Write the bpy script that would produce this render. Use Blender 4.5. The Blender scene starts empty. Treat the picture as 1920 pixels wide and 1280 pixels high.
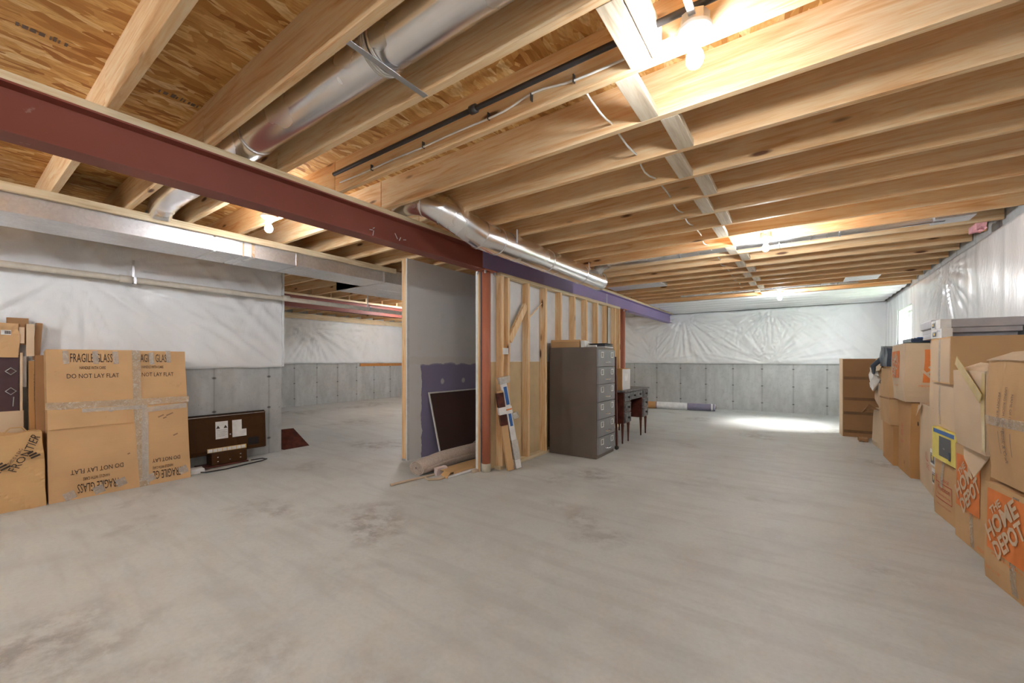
import bpy, bmesh, math, random
from mathutils import Vector, Matrix, noise, Euler
random.seed(7)
C = bpy.context.scene.collection
scn = bpy.context.scene
R = math.radians

# ------------------------------------------------------------------ camera
TH = 0.6154
cd = bpy.data.cameras.new('camera'); cam = bpy.data.objects.new('camera', cd); C.objects.link(cam)
cam.location = (0, 0, 1.217); cam.rotation_euler = (math.pi/2, 0, TH)
cd.sensor_width = 36; cd.sensor_fit = 'HORIZONTAL'; cd.lens = 764/1920*36
cd.shift_y = 34.5/1920; cd.clip_start = 0.02; cd.clip_end = 200
scn.camera = cam
# ------------------------------------------------------------------ colour management
vs = scn.view_settings
vs.view_transform = 'Standard'; vs.look = 'None'; vs.gamma = 1; vs.use_curve_mapping = False
vs.exposure = 2.27
# ------------------------------------------------------------------ world
w = bpy.data.worlds.new('sky'); scn.world = w; w.use_nodes = True
bgn = w.node_tree.nodes['Background']
bgn.inputs[0].default_value = (0.86, 0.94, 1.0, 1); bgn.inputs[1].default_value = 5.0
# sun falling steeply through the small window in the right hand wall
sd = bpy.data.lights.new('sun', 'SUN'); sun = bpy.data.objects.new('sun', sd); C.objects.link(sun)
sd.energy = 20.0; sd.angle = R(34); sd.color = (1, 0.98, 0.95)
sun.rotation_euler = Vector((0.86, 0.10, 1.0)).to_track_quat('Z', 'Y').to_euler()
BULB = 195.0          # emission of the bare bulbs

# ================================================================== helpers
def tag(o, label=None, cat=None, group=None, kind=None):
    if label: o['label'] = label
    if cat: o['category'] = cat
    if group: o['group'] = group
    if kind: o['kind'] = kind
    return o

def empty(name, loc, rz=0, label=None, cat=None, group=None):
    o = bpy.data.objects.new(name, None); C.objects.link(o)
    o.location = loc; o.rotation_euler = (0, 0, rz); o.empty_display_size = 0.1
    return tag(o, label, cat, group)

class MB:
    def __init__(s): s.v = []; s.f = []; s.sm = []
    def add(s, vs_, fs, smooth=False):
        n = len(s.v); s.v += [tuple(v) for v in vs_]
        for f in fs: s.f.append([i+n for i in f]); s.sm.append(smooth)
        return s
    def box(s, a, b, M=None):
        x0, y0, z0 = a; x1, y1, z1 = b
        vv = [Vector(p) for p in ((x0,y0,z0),(x1,y0,z0),(x1,y1,z0),(x0,y1,z0),(x0,y0,z1),(x1,y0,z1),(x1,y1,z1),(x0,y1,z1))]
        if M is not None: vv = [M @ v for v in vv]
        return s.add(vv, [(0,3,2,1),(4,5,6,7),(0,1,5,4),(1,2,6,5),(2,3,7,6),(3,0,4,7)])
    def gbox(s, a, b, n=8, df=None):
        """box whose faces are cut into a grid; df deforms every point"""
        a = Vector(a); b = Vector(b)
        d = b-a; N = [max(1, min(n, int(round(d[i]/max(d)*n)))) for i in range(3)]
        def P(i, j, k): return Vector((a.x+d.x*i/N[0], a.y+d.y*j/N[1], a.z+d.z*k/N[2]))
        idx = {}; vs_ = []; fs = []
        def V(i, j, k):
            if (i,j,k) not in idx:
                idx[(i,j,k)] = len(vs_); p = P(i,j,k); vs_.append(df(p) if df else p)
            return idx[(i,j,k)]
        for j in range(N[1]):
            for k in range(N[2]):
                fs.append((V(0,j,k), V(0,j,k+1), V(0,j+1,k+1), V(0,j+1,k)))
                fs.append((V(N[0],j,k), V(N[0],j+1,k), V(N[0],j+1,k+1), V(N[0],j,k+1)))
        for i in range(N[0]):
            for k in range(N[2]):
                fs.append((V(i,0,k), V(i+1,0,k), V(i+1,0,k+1), V(i,0,k+1)))
                fs.append((V(i,N[1],k), V(i,N[1],k+1), V(i+1,N[1],k+1), V(i+1,N[1],k)))
        for i in range(N[0]):
            for j in range(N[1]):
                fs.append((V(i,j,0), V(i,j+1,0), V(i+1,j+1,0), V(i+1,j,0)))
                fs.append((V(i,j,N[2]), V(i+1,j,N[2]), V(i+1,j+1,N[2]), V(i,j+1,N[2])))
        return s.add(vs_, fs)
    def tube(s, path, r, n=14, caps=True, closed=False):
        P = [Vector(p) for p in path]; m = len(P)
        rr = r if isinstance(r, (list, tuple)) else [r]*m
        vs_ = []; prev = None
        for i, p in enumerate(P):
            if i == 0: t = P[1]-P[0]
            elif i == m-1: t = P[-1]-P[-2]
            else: t = (P[i+1]-p).normalized()+(p-P[i-1]).normalized()
            t.normalize()
            if prev is None:
                u = t.orthogonal().normalized()
            else:
                u = (prev-t*prev.dot(t)).normalized()
            prev = u; v = t.cross(u)
            for k in range(n):
                a = 2*math.pi*k/n
                vs_.append(p+(u*math.cos(a)+v*math.sin(a))*rr[i])
        fs = []
        for i in range(m-1):
            for k in range(n):
                fs.append((i*n+k, i*n+(k+1)%n, (i+1)*n+(k+1)%n, (i+1)*n+k))
        s.add(vs_, fs, True)
        if caps:
            s.add(vs_[:n], [tuple(reversed(range(n)))]); s.add(vs_[-n:], [tuple(range(n))])
        return s
    def lathe(s, prof, o=(0,0,0), n=20, axis='Z', smooth=True):
        o = Vector(o); vs_ = []
        for r, h in prof:
            for k in range(n):
                a = 2*math.pi*k/n; c_, s_ = r*math.cos(a), r*math.sin(a)
                p = {'Z': (c_, s_, h), 'X': (h, c_, s_), 'Y': (s_, h, c_)}[axis]
                vs_.append(o+Vector(p))
        fs = []
        for i in range(len(prof)-1):
            for k in range(n):
                fs.append((i*n+k, i*n+(k+1)%n, (i+1)*n+(k+1)%n, (i+1)*n+k))
        return s.add(vs_, fs, smooth)
    def build(s, name, mat, parent=None, loc=(0,0,0), rot=(0,0,0), bevel=0, df=None):
        me = bpy.data.meshes.new(name)
        vv = [df(Vector(v)) for v in s.v] if df else s.v
        me.from_pydata([tuple(v) for v in vv], [], s.f)
        me.polygons.foreach_set('use_smooth', s.sm)
        me.materials.append(mat); me.update()
        o = bpy.data.objects.new(name, me); C.objects.link(o)
        o.location = loc; o.rotation_euler = rot
        if parent: o.parent = parent
        if bevel:
            b = o.modifiers.new('bevel', 'BEVEL'); b.width = bevel; b.segments = 2; b.limit_method = 'ANGLE'
        return o

def struct(o): o['kind'] = 'structure'; return o

ORD = ['first','second','third','fourth','fifth','sixth','seventh','eighth','ninth','tenth','eleventh','twelfth','thirteenth',
       'fourteenth','fifteenth','sixteenth','seventeenth','eighteenth','nineteenth','twentieth','twenty-first','twenty-second',
       'twenty-third','twenty-fourth','twenty-fifth','twenty-sixth','twenty-seventh','twenty-eighth']

# ================================================================== materials
class NT:
    def __init__(s, name):
        s.m = bpy.data.materials.new(name); s.m.use_nodes = True
        s.t = s.m.node_tree; s.n = s.t.nodes; s.l = s.t.links
        s.b = s.n['Principled BSDF']; s.out = s.n['Material Output']
    def node(s, ty, **kw):
        nd = s.n.new(ty)
        for k, v in kw.items(): setattr(nd, k, v)
        return nd
    def link(s, a, b): s.l.new(a, b)
    def coord(s, scale=(1,1,1), rot=(0,0,0), rnd=True):
        tc = s.node('ShaderNodeTexCoord'); mp = s.node('ShaderNodeMapping')
        mp.inputs['Scale'].default_value = scale; mp.inputs['Rotation'].default_value = rot
        if rnd:
            oi = s.node('ShaderNodeObjectInfo'); ad = s.node('ShaderNodeVectorMath', operation='SCALE')
            cb = s.node('ShaderNodeCombineXYZ')
            for i in range(3): s.link(oi.outputs['Random'], cb.inputs[i])
            s.link(cb.outputs[0], ad.inputs[0]); ad.inputs['Scale'].default_value = 37.0
            a2 = s.node('ShaderNodeVectorMath', operation='ADD')
            s.link(tc.outputs['Object'], a2.inputs[0]); s.link(ad.outputs[0], a2.inputs[1])
            s.link(a2.outputs[0], mp.inputs['Vector'])
        else: s.link(tc.outputs['Object'], mp.inputs['Vector'])
        return mp.outputs[0]
    def noise(s, vec, scale, detail=4, rough=.5, dist=0, out='Fac'):
        n = s.node('ShaderNodeTexNoise'); n.inputs['Scale'].default_value = scale
        n.inputs['Detail'].default_value = detail; n.inputs['Roughness'].default_value = rough
        n.inputs['Distortion'].default_value = dist
        if vec is not None: s.link(vec, n.inputs['Vector'])
        return n.outputs[out]
    def vor(s, vec, scale, feature='F1', out='Distance'):
        n = s.node('ShaderNodeTexVoronoi', feature=feature); n.inputs['Scale'].default_value = scale
        s.link(vec, n.inputs['Vector']); return n.outputs[out]
    def ramp(s, fac, stops, interp='LINEAR'):
        r = s.node('ShaderNodeValToRGB'); cr = r.color_ramp; cr.interpolation = interp
        while len(cr.elements) < len(stops): cr.elements.new(.5)
        for e, (p, c) in zip(cr.elements, stops):
            e.position = p; e.color = (c, c, c, 1) if isinstance(c, (int, float)) else (*c, 1)
        s.link(fac, r.inputs[0]); return r.outputs[0]
    def mix(s, fac, a, b, mode='MIX'):
        m = s.node('ShaderNodeMix', data_type='RGBA', blend_type=mode)
        for inp, v in ((m.inputs[0], fac), (m.inputs[6], a), (m.inputs[7], b)):
            if isinstance(v, (int, float)): inp.default_value = v
            elif isinstance(v, tuple): inp.default_value = (*v, 1)
            else: s.link(v, inp)
        return m.outputs[2]
    def math(s, op, a, b=None, c=None):
        m = s.node('ShaderNodeMath', operation=op)
        for i, v in enumerate((a, b, c)):
            if v is None: continue
            if isinstance(v, (int, float)): m.inputs[i].default_value = v
            else: s.link(v, m.inputs[i])
        return m.outputs[0]
    def bump(s, h, strength=.3, dist=.01):
        b = s.node('ShaderNodeBump'); b.inputs['Strength'].default_value = strength
        b.inputs['Distance'].default_value = dist
        s.link(h, b.inputs['Height']); s.link(b.outputs[0], s.b.inputs['Normal'])
    def col(s, v):
        if isinstance(v, tuple): s.b.inputs['Base Color'].default_value = (*v, 1)
        else: s.link(v, s.b.inputs['Base Color'])
    def set(s, rough=None, metal=None, spec=None, coat=None):
        if rough is not None:
            if isinstance(rough, (int, float)): s.b.inputs['Roughness'].default_value = rough
            else: s.link(rough, s.b.inputs['Roughness'])
        if metal is not None: s.b.inputs['Metallic'].default_value = metal
        if spec is not None: s.b.inputs['Specular IOR Level'].default_value = spec
        if coat is not None: s.b.inputs['Coat Weight'].default_value = coat
        return s

def plain(name, c, rough=.6, metal=0, var=.06, sc=14, spec=.4):
    t = NT(name); v = t.coord()
    n = t.noise(v, sc, 4)
    lo = tuple(max(0, x*(1-var*2)) for x in c); hi = tuple(min(1, x*(1+var)) for x in c)
    t.col(t.ramp(n, [(.3, lo), (.7, hi)])); t.set(rough, metal, spec)
    return t.m

def wood(name, axis, light, mid, dark, knots=True):
    t = NT(name)
    across, along = 16.0, 1.0
    sc = [across]*3; sc[axis] = along
    v = t.coord(tuple(sc))
    warp = t.noise(v, .35, 2, out='Color')
    vm = t.node('ShaderNodeVectorMath', operation='MULTIPLY_ADD')
    t.link(warp, vm.inputs[0]); vm.inputs[1].default_value = (2.4, 2.4, 2.4); t.link(v, vm.inputs[2])
    g = t.noise(vm.outputs[0], 1.5, 5, .55, 1.2)
    c = t.ramp(g, [(.30, dark), (.46, mid), (.62, light), (.8, mid)])
    fine = t.noise(v, 9, 3, .6)
    c = t.mix(t.ramp(fine, [(.35, .35), (.65, 0.0)]), c, mid, 'MULTIPLY')
    oi = t.node('ShaderNodeObjectInfo')
    tint = t.ramp(oi.outputs['Random'], [(0, (.93, .90, .86)), (.5, (1, .98, .95)), (1, (.98, .92, .84))])
    c = t.mix(.8, c, tint, 'MULTIPLY')
    if knots:
        s2 = [8.0]*3; s2[axis] = 2.0
        v2 = t.coord(tuple(s2))
        d = t.vor(v2, 1.0); cc = t.vor(v2, 1.0, out='Color')
        sp = t.node('ShaderNodeSeparateColor'); t.link(cc, sp.inputs[0])
        on = t.math('GREATER_THAN', sp.outputs[0], .45)
        k = t.math('MULTIPLY', t.ramp(d, [(.08, 1.0), (.15, 0.0)]), on)
        halo = t.math('MULTIPLY', t.ramp(d, [(.10, .55), (.34, 0.0)]), on)
        c = t.mix(halo, c, dark); c = t.mix(k, c, (.16, .07, .035))
    t.col(c); t.set(.62, spec=.25); t.bump(g, .12, .003)
    return t.m

PINE_L, PINE_M, PINE_D = (.91, .74, .50), (.87, .62, .36), (.74, .43, .21)
M = {}
M['joist'] = wood('pine_joist', 0, PINE_L, PINE_M, PINE_D)
M['stud'] = wood('pine_stud', 2, PINE_L, PINE_M, PINE_D)
M['plank_y'] = wood('pine_plank', 1, (.84,.74,.56), (.78,.66,.46), (.62,.48,.30), False)
M['block'] = wood('pine_block', 1, (.80,.72,.60), (.74,.64,.50), (.55,.45,.33), False)
M['orange_wood'] = plain('orange_wood', (.62, .27, .08), .6)

def osb():
    t = NT('strand_board')
    cols = None
    n0 = t.noise(t.coord(rnd=False), 1.3, 2)
    layers = []
    for i, (sc, rz) in enumerate((((30, 6.5, 1), .42), ((27, 7.0, 1), -.16), ((25, 9.0, 1), .95))):
        v = t.coord(sc, (0, 0, rz), rnd=False)
        vr = t.coord((1, 1, 1), (0, 0, rz), rnd=False)
        wv = t.noise(vr, 3.5, 2, out='Color')
        vm = t.node('ShaderNodeVectorMath', operation='MULTIPLY_ADD')
        t.link(wv, vm.inputs[0]); vm.inputs[1].default_value = (4.5, 1.8, 0); t.link(v, vm.inputs[2])
        cc = t.vor(vm.outputs[0], 1.0, out='Color'); sp = t.node('ShaderNodeSeparateColor'); t.link(cc, sp.inputs[0])
        c = t.ramp(sp.outputs[0], [(0, (.34,.13,.035)), (.18, (.52,.26,.075)), (.5, (.68,.38,.13)), (.8, (.78,.50,.20)), (1, (.88,.68,.36))])
        grain = t.noise(v, 3, 3)
        c = t.mix(t.ramp(grain, [(.35, .5), (.62, 0.0)]), c, (.46,.21,.06))
        layers.append((c, sp.outputs[1]))
    c = t.mix(t.math('GREATER_THAN', layers[1][1], .5), layers[0][0], layers[1][0])
    c = t.mix(t.math('GREATER_THAN', layers[2][1], .70), c, layers[2][0])
    t.col(c); t.set(.65, spec=.2)
    return t.m
M['osb'] = osb()

def concrete_floor():
    t = NT('floor_concrete'); v = t.coord(rnd=False)
    big = t.noise(v, .55, 5, .55, .6); mid = t.noise(v, 2.6, 6, .62, .3); fine = t.noise(v, 45, 3)
    c = t.ramp(big, [(.30, (.54,.555,.54)), (.55, (.62,.638,.62)), (.75, (.67,.69,.672))])
    c = t.mix(t.ramp(mid, [(.35, .35), (.55, 0.0)]), c, (.43,.42,.40))
    c = t.mix(t.ramp(fine, [(.3, .12), (.6, 0.0)]), c, (.33,.32,.30))
    # worn brownish stains
    st = t.noise(v, .9, 3, .5, .2); st2 = t.noise(v, 7, 5, .7)
    m1 = t.math('MULTIPLY', t.ramp(st, [(.56, 0.0), (.68, .75)]), t.ramp(st2, [(.42, 0.0), (.60, 1.0)]))
    c = t.mix(m1, c, (.29,.265,.25))
    # trowel streaks
    vs2 = t.coord((1.2, 9, 1), (0, 0, .5), rnd=False); tr = t.noise(vs2, 1.0, 4)
    c = t.mix(t.ramp(tr, [(.38, .22), (.5, 0.0)]), c, (.40,.395,.38))
    t.col(c); t.set(t.ramp(mid, [(.3, .42), (.7, .62)]), spec=.45); t.bump(fine, .08, .002)
    return t.m
M['floor'] = concrete_floor()

def concrete_wall():
    t = NT('wall_concrete'); v = t.coord(rnd=False)
    sp = t.node('ShaderNodeSeparateXYZ'); t.link(v, sp.inputs[0])
    x, z = sp.outputs[0], sp.outputs[2]
    vert = t.coord((2.5, 2.5, .8), rnd=False)
    n = t.noise(vert, 1.6, 6, .62); n2 = t.noise(v, 11, 5, .6); pit = t.noise(v, 38, 2)
    c = t.ramp(n, [(.3, (.42,.43,.425)), (.52, (.53,.54,.535)), (.72, (.62,.63,.625))])
    c = t.mix(t.ramp(n2, [(.33, .4), (.5, 0.0)]), c, (.39,.39,.38))
    c = t.mix(t.ramp(pit, [(.24, .8), (.31, 0.0)]), c, (.18,.175,.165))
    fr = t.math('FRACT', t.math('DIVIDE', x, .61)); ctr = t.math('ABSOLUTE', t.math('SUBTRACT', fr, .5))
    wob = t.math('MULTIPLY', t.noise(v, 3, 2), .012)
    seam = t.ramp(t.math('ADD', ctr, wob), [(.0, .45), (.010, .38), (.026, 0.0)])
    soft = t.math('MULTIPLY', t.ramp(ctr, [(.0, .42), (.07, 0.0)]), t.ramp(t.noise(v, 1.1, 3), [(.35, .3), (.65, 1.0)]))
    c = t.mix(soft, c, (.30,.295,.285)); c = t.mix(seam, c, (.20,.195,.185))
    fz = t.math('ABSOLUTE', t.math('SUBTRACT', t.math('FRACT', t.math('DIVIDE', z, .40)), .5))
    dx = t.math('MULTIPLY', ctr, .61); dz = t.math('MULTIPLY', fz, .40)
    dd = t.math('SQRT', t.math('ADD', t.math('POWER', dx, 2.0), t.math('POWER', t.math('MULTIPLY', dz, 1.6), 2.0)))
    c = t.mix(t.ramp(dd, [(.012, .9), (.03, 0.0)]), c, (.10,.09,.085))
    t.col(c); t.set(.75, spec=.3); t.bump(n2, .2, .006)
    return t.m
M['wallc'] = concrete_wall()

def plastic():
    t = NT('white_plastic_sheet'); v = t.coord((6, 6, 2), rnd=False)
    n = t.noise(v, 2.2, 5, .6, 1.5); n1 = t.noise(v, .6, 2)
    t.col(t.ramp(n1, [(.3, (.86,.87,.88)), (.7, (.91,.92,.93))]))
    t.set(.27, spec=.5, coat=.15); t.bump(n, .35, .012)
    return t.m
M['plastic'] = plastic()

def metal(name, base, r0, r1, spangle=30, kind='spangle'):
    t = NT(name); v = t.coord(rnd=False)
    cc = t.vor(v, spangle, out='Color'); sp = t.node('ShaderNodeSeparateColor'); t.link(cc, sp.inputs[0])
    n = t.noise(v, 3.2, 4)
    lo = tuple(x*.86 for x in base)
    c = t.mix(t.ramp(n, [(.4, .0), (.65, .7)]), base, lo)
    c = t.mix(t.math('MULTIPLY', sp.outputs[0], .22), c, (.5,.5,.52))
    t.col(c)
    rr = t.math('ADD', t.math('MULTIPLY', sp.outputs[1], (r1-r0)), r0)
    t.set(rr, 1.0); t.bump(t.noise(v, 5, 3), .12, .01)
    return t.m
M['duct'] = metal('galvanised_duct', (.90,.90,.92), .38, .58, 55)
def smooth_metal():
    t = NT('round_duct_metal'); v = t.coord(rnd=False); n = t.noise(v, 2.5, 3)
    t.col(t.ramp(n, [(.3, (.86,.86,.88)), (.7, (.95,.95,.96))])); t.set(t.ramp(n, [(.3, .20), (.7, .30)]), 1.0)
    t.bump(t.noise(v, 6, 2), .10, .006); return t.m
M['round'] = smooth_metal()
M['steel'] = plain('dull_steel', (.55,.55,.56), .4, .9)
M['iron'] = plain('black_iron', (.05,.045,.045), .45, .3)

def redpaint(name, a, b, wear=.5):
    t = NT(name); v = t.coord(rnd=False)
    n = t.noise(v, 1.2, 3); s = t.noise(v, 16, 5, .65); s2 = t.noise(v, 2.0, 2)
    c = t.ramp(n, [(.3, a), (.7, b)])
    k = t.math('MULTIPLY', t.ramp(s, [(.66, 0.0), (.72, wear)]), t.ramp(s2, [(.45, 0.0), (.6, 1.0)]))
    c = t.mix(k, c, (.62,.52,.46))
    t.col(c); t.set(.5, spec=.35); return t.m
M['red'] = redpaint('red_primer', (.235,.062,.042), (.29,.085,.06), .25)
M['mauve'] = redpaint('mauve_beam', (.30,.24,.46), (.36,.27,.50), .2)  # far beam length simply coloured mauve instead of maroon
M['redcol'] = redpaint('column_primer', (.46,.15,.085), (.54,.20,.12), .9)

def card(name, c, var=.10):
    t = NT(name); v = t.coord()
    n = t.noise(v, 2.5, 4); f = t.noise(t.coord((1, 1, 60)), 4, 2)
    lo = tuple(x*(1-var*1.6) for x in c)
    cc = t.ramp(n, [(.3, lo), (.7, c)])
    cc = t.mix(t.ramp(f, [(.4, .12), (.6, 0.0)]), cc, tuple(x*.8 for x in c))
    sc = t.noise(v, 9, 5, .7)
    cc = t.mix(t.ramp(sc, [(.66, 0.0), (.76, .5)]), cc, tuple(x*.55 for x in c))
    t.col(cc); t.set(.72, spec=.2); t.bump(t.noise(v, 5, 3), .15, .01); return t.m
M['card'] = card('cardboard', (.68,.43,.22))
M['card2'] = card('cardboard_orange', (.60,.33,.135))
M['card3'] = card('cardboard_pale', (.74,.56,.38))
M['cardd'] = card('cardboard_dark', (.40,.22,.105))
M['kraft'] = card('kraft_paper', (.66,.42,.20))
def tape(name, c, alpha, rough=.12):
    t = NT(name); v = t.coord(); n = t.noise(v, 14, 4, .6, 1.5)
    mixn = t.node('ShaderNodeMixShader'); tr = t.node('ShaderNodeBsdfTransparent')
    wh = t.ramp(t.noise(v, 22, 5, .7, 2.5), [(.52, 0.0), (.62, .8)])  # white crinkles in the colour: trapped air, and glossy highlights painted in
    t.col(t.mix(wh, t.ramp(n, [(.3, tuple(x*.8 for x in c)), (.7, c)]), (.90,.88,.84))); t.set(rough, spec=1.0); t.bump(n, 1.0, .02)
    mixn.inputs[0].default_value = alpha
    t.link(tr.outputs[0], mixn.inputs[1]); t.link(t.b.outputs[0], mixn.inputs[2]); t.link(mixn.outputs[0], t.out.inputs[0])
    return t.m
M['tape'] = tape('packing_tape', (.70,.56,.40), .62)
M['clear'] = tape('clear_tape', (.80,.76,.70), .50, .08)
M['foil'] = plain('clear_film', (.72,.68,.62), .12, 0, .2, 12, 1.0)
M['yellowtape'] = plain('yellow_tape', (.72,.55,.25), .25)
M['ink'] = plain('black_ink', (.055,.035,.025), .7)
M['inkfade'] = plain('faded_ink', (.17,.12,.09), .7)
M['orange'] = plain('orange_ink', (.80,.24,.06), .7)
M['redink'] = plain('red_ink', (.58,.08,.06), .7)
M['white'] = plain('white_paint', (.80,.80,.80), .5)
M['paper'] = plain('paper_label', (.84,.84,.82), .6)
M['blue'] = plain('blue_print', (.04,.14,.42), .5)
M['dkblue'] = plain('dark_blue_plastic', (.035,.055,.10), .25)
M['yellow'] = plain('yellow_card', (.86,.72,.14), .45)
M['dark'] = plain('charcoal_print', (.05,.05,.06), .4)
M['gold'] = plain('gold_print', (.75,.55,.20), .5)
M['greybin'] = plain('grey_plastic', (.50,.50,.54), .45)
M['cab_side'] = plain('cabinet_brown_grey', (.155,.125,.105), .42, .1, .05, 3)
M['cab_front'] = plain('cabinet_grey_front', (.25,.245,.25), .38, .2, .05, 3)
M['chrome'] = plain('bright_metal', (.80,.80,.80), .22, 1)
M['desk'] = plain('worn_desk_grey', (.16,.155,.155), .4, 0, .35, 20)
M['mahog'] = plain('mahogany', (.11,.028,.018), .35, 0, .3, 12)
M['tv'] = plain('brown_black_plastic', (.070,.030,.010), .5, spec=.15)
M['tvd'] = plain('vent_black', (.012,.009,.007), .6)
M['pvc'] = plain('cream_pvc', (.72,.66,.56), .4)
M['romex'] = plain('white_cable', (.80,.78,.74), .45)
M['porcelain'] = plain('porcelain', (.85,.85,.84), .25)
M['dry'] = plain('grey_drywall', (.74,.74,.75), .8, 0, .05, 4)
M['tanpaper'] = plain('tan_drywall_back', (.62,.47,.28), .8, 0, .06, 5)
M['carpet'] = plain('rolled_carpet', (.58,.49,.43), .95, 0, .08, 60, .05)
M['pink'] = plain('pink_insulation', (.82,.42,.45), .9)
M['violetroll'] = plain('violet_wrap', (.24,.22,.31), .3)
M['rubberwhite'] = plain('white_vinyl', (.80,.80,.80), .4)
M['leaf'] = plain('outdoor_green', (.18,.34,.10), .8)
M['tarp'] = plain('dark_slate_vinyl', (.07,.09,.12), .35)
M['stick'] = plain('bare_stick', (.60,.47,.34), .6)

def mesh_screen():
    t = NT('insect_screen')
    mixn = t.node('ShaderNodeMixShader'); tr = t.node('ShaderNodeBsdfTransparent')
    t.col((.10,.055,.045)); t.set(.6)
    mixn.inputs[0].default_value = .80
    t.link(tr.outputs[0], mixn.inputs[1]); t.link(t.b.outputs[0], mixn.inputs[2]); t.link(mixn.outputs[0], t.out.inputs[0])
    return t.m
M['screen'] = mesh_screen()
def glass():
    t = NT('window_glass'); mixn = t.node('ShaderNodeMixShader'); tr = t.node('ShaderNodeBsdfTransparent')
    t.col((.8,.9,.85)); t.set(.05, spec=.8); mixn.inputs[0].default_value = .08
    t.link(tr.outputs[0], mixn.inputs[1]); t.link(t.b.outputs[0], mixn.inputs[2]); t.link(mixn.outputs[0], t.out.inputs[0])
    return t.m
M['glass'] = glass()
def emis(name, c, s):
    t = NT(name); t.b.inputs['Emission Color'].default_value = (*c, 1); t.b.inputs['Emission Strength'].default_value = s
    t.col((1, 1, 1)); return t.m
BC = (.91, .958, 1.0)
for k_, f_ in (('bulb', 1.0), ('bulb_dim', .55), ('bulb_fill', 1.9)): M[k_] = emis('lit_'+k_, BC, BULB*f_)

def purple_dry():
    """drywall: pale upper sheet, violet lower sheet, joint compound along the joint and corner"""
    t = NT('finished_drywall'); v = t.coord(rnd=False)
    sp = t.node('ShaderNodeSeparateXYZ'); t.link(v, sp.inputs[0])
    x, z = sp.outputs[0], sp.outputs[2]
    wob = t.math('MULTIPLY', t.math('SUBTRACT', t.noise(v, 5, 3), .5), .12)
    low = t.math('LESS_THAN', t.math('ADD', z, wob), 1.17)
    right = t.math('GREATER_THAN', t.math('ADD', x, wob), .19)
    m = t.math('MULTIPLY', low, right)
    base = t.ramp(t.noise(v, 1.5, 3), [(.3, (.84,.83,.83)), (.7, (.88,.88,.87))])
    c = t.mix(m, base, (.33,.30,.46))
    mudj = t.ramp(t.math('ABSOLUTE', t.math('SUBTRACT', t.math('ADD', z, t.math('MULTIPLY', wob, .6)), 1.21)), [(.03, .75), (.06, 0.0)])
    c = t.mix(mudj, c, (.82,.80,.76))
    # screw patches
    cb = t.node('ShaderNodeCombineXYZ')
    t.link(t.math('FRACT', t.math('DIVIDE', t.math('ADD', x, .05), .406)), cb.inputs[0])
    t.link(t.math('FRACT', t.math('DIVIDE', t.math('ADD', z, .14), .43)), cb.inputs[2])
    sub = t.node('ShaderNodeVectorMath', operation='DISTANCE'); t.link(cb.outputs[0], sub.inputs[0]); sub.inputs[1].default_value = (.5, 0, .5)
    sc = t.math('ADD', sub.outputs['Value'], t.math('MULTIPLY', t.noise(v, 14, 2), .10))
    c = t.mix(t.ramp(sc, [(.11, .8), (.15, 0.0)]), c, (.84,.83,.81))
    t.col(c); t.set(.8, spec=.2); return t.m
M['purple'] = purple_dry()

# ---- lettering -----------------------------------------------------------------
def text_mb(s, h, width=None, M4=None, ex=.0008, bold=.0):
    cu = bpy.data.curves.new('txt', 'FONT'); cu.body = s; cu.size = 1; cu.align_x = 'CENTER'; cu.align_y = 'CENTER'
    cu.offset = bold; cu.resolution_u = 2
    o = bpy.data.objects.new('txt', cu); C.objects.link(o)
    me = bpy.data.meshes.new_from_object(o.evaluated_get(bpy.context.evaluated_depsgraph_get()))
    bpy.data.objects.remove(o)
    xs = [v.co.x for v in me.vertices]; ys = [v.co.y for v in me.vertices]
    cx, cy = (min(xs)+max(xs))/2, (min(ys)+max(ys))/2
    sy = h/(max(ys)-min(ys)); sx = (width/(max(xs)-min(xs))) if width else sy
    mb = MB()
    vv = [Vector(((v.co.x-cx)*sx, (v.co.y-cy)*sy, 0)) for v in me.vertices]
    if M4 is not None: vv = [M4 @ v for v in vv]
    mb.add(vv, [tuple(p.vertices) for p in me.polygons])
    bpy.data.meshes.remove(me); bpy.data.curves.remove(cu)
    return mb
def frame(origin, xa, ya, rot=0):
    """4x4 placing x along xa and y along ya with an in-plane turn"""
    xa = Vector(xa).normalized(); ya = Vector(ya).normalized(); za = xa.cross(ya)
    m = Matrix((xa, ya, za)).transposed().to_4x4(); m.translation = Vector(origin)
    return m @ Matrix.Rotation(rot, 4, 'Z')

# ================================================================== the setting
XR, YB, XL, YL, XF = 1.46, 11.30, -5.67, 2.67, -10.8      # right wall, back wall, near left wall and its corner, far left wall
LEDGE, JB, JT = 1.13, 2.446, 2.681
Y0 = -4.5
struct(MB().box((XF-.2, Y0-.2, -.12), (XR+.3, YB+.3, 0)).build('floor', M['floor']))
struct(MB().box((XF-.2, Y0-.2, JT), (XR+.3, YB+.3, JT+.02)).build('ceiling', M['osb']))
cl = bpy.data.objects['ceiling']
for (sx_, sy_, ln_) in ((-2.80,.20,.16),(-2.86,.70,.22),(-1.60,1.40,.18)):
    mb = MB(); q = 0
    while q < ln_:
        w_ = random.choice((.006,.010,.018)); mb.box((sx_, sy_+q, JT-.0015), (sx_+random.choice((.03,.04)), sy_+q+w_, JT-.0005)); q += w_+random.choice((.005,.008,.014))
    mb.build('panel_stamp', M['inkfade'], cl)
def wall(name, p, rz, L, t=.2, holes=None):
    mb = MB()
    if holes is None: mb.box((0, 0, 0), (L, t, JT))
    else:
        a, b, z0, z1 = holes
        mb.box((0,0,0),(L,t,z0)).box((0,0,z1),(L,t,JT)).box((0,0,z0),(a,t,z1)).box((b,0,z0),(L,t,z1))
    return struct(mb.build(name, M['wallc'], loc=(*p, 0), rot=(0,0,rz)))
wall('wall_back', (XF, YB), 0, XR-XF)
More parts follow.
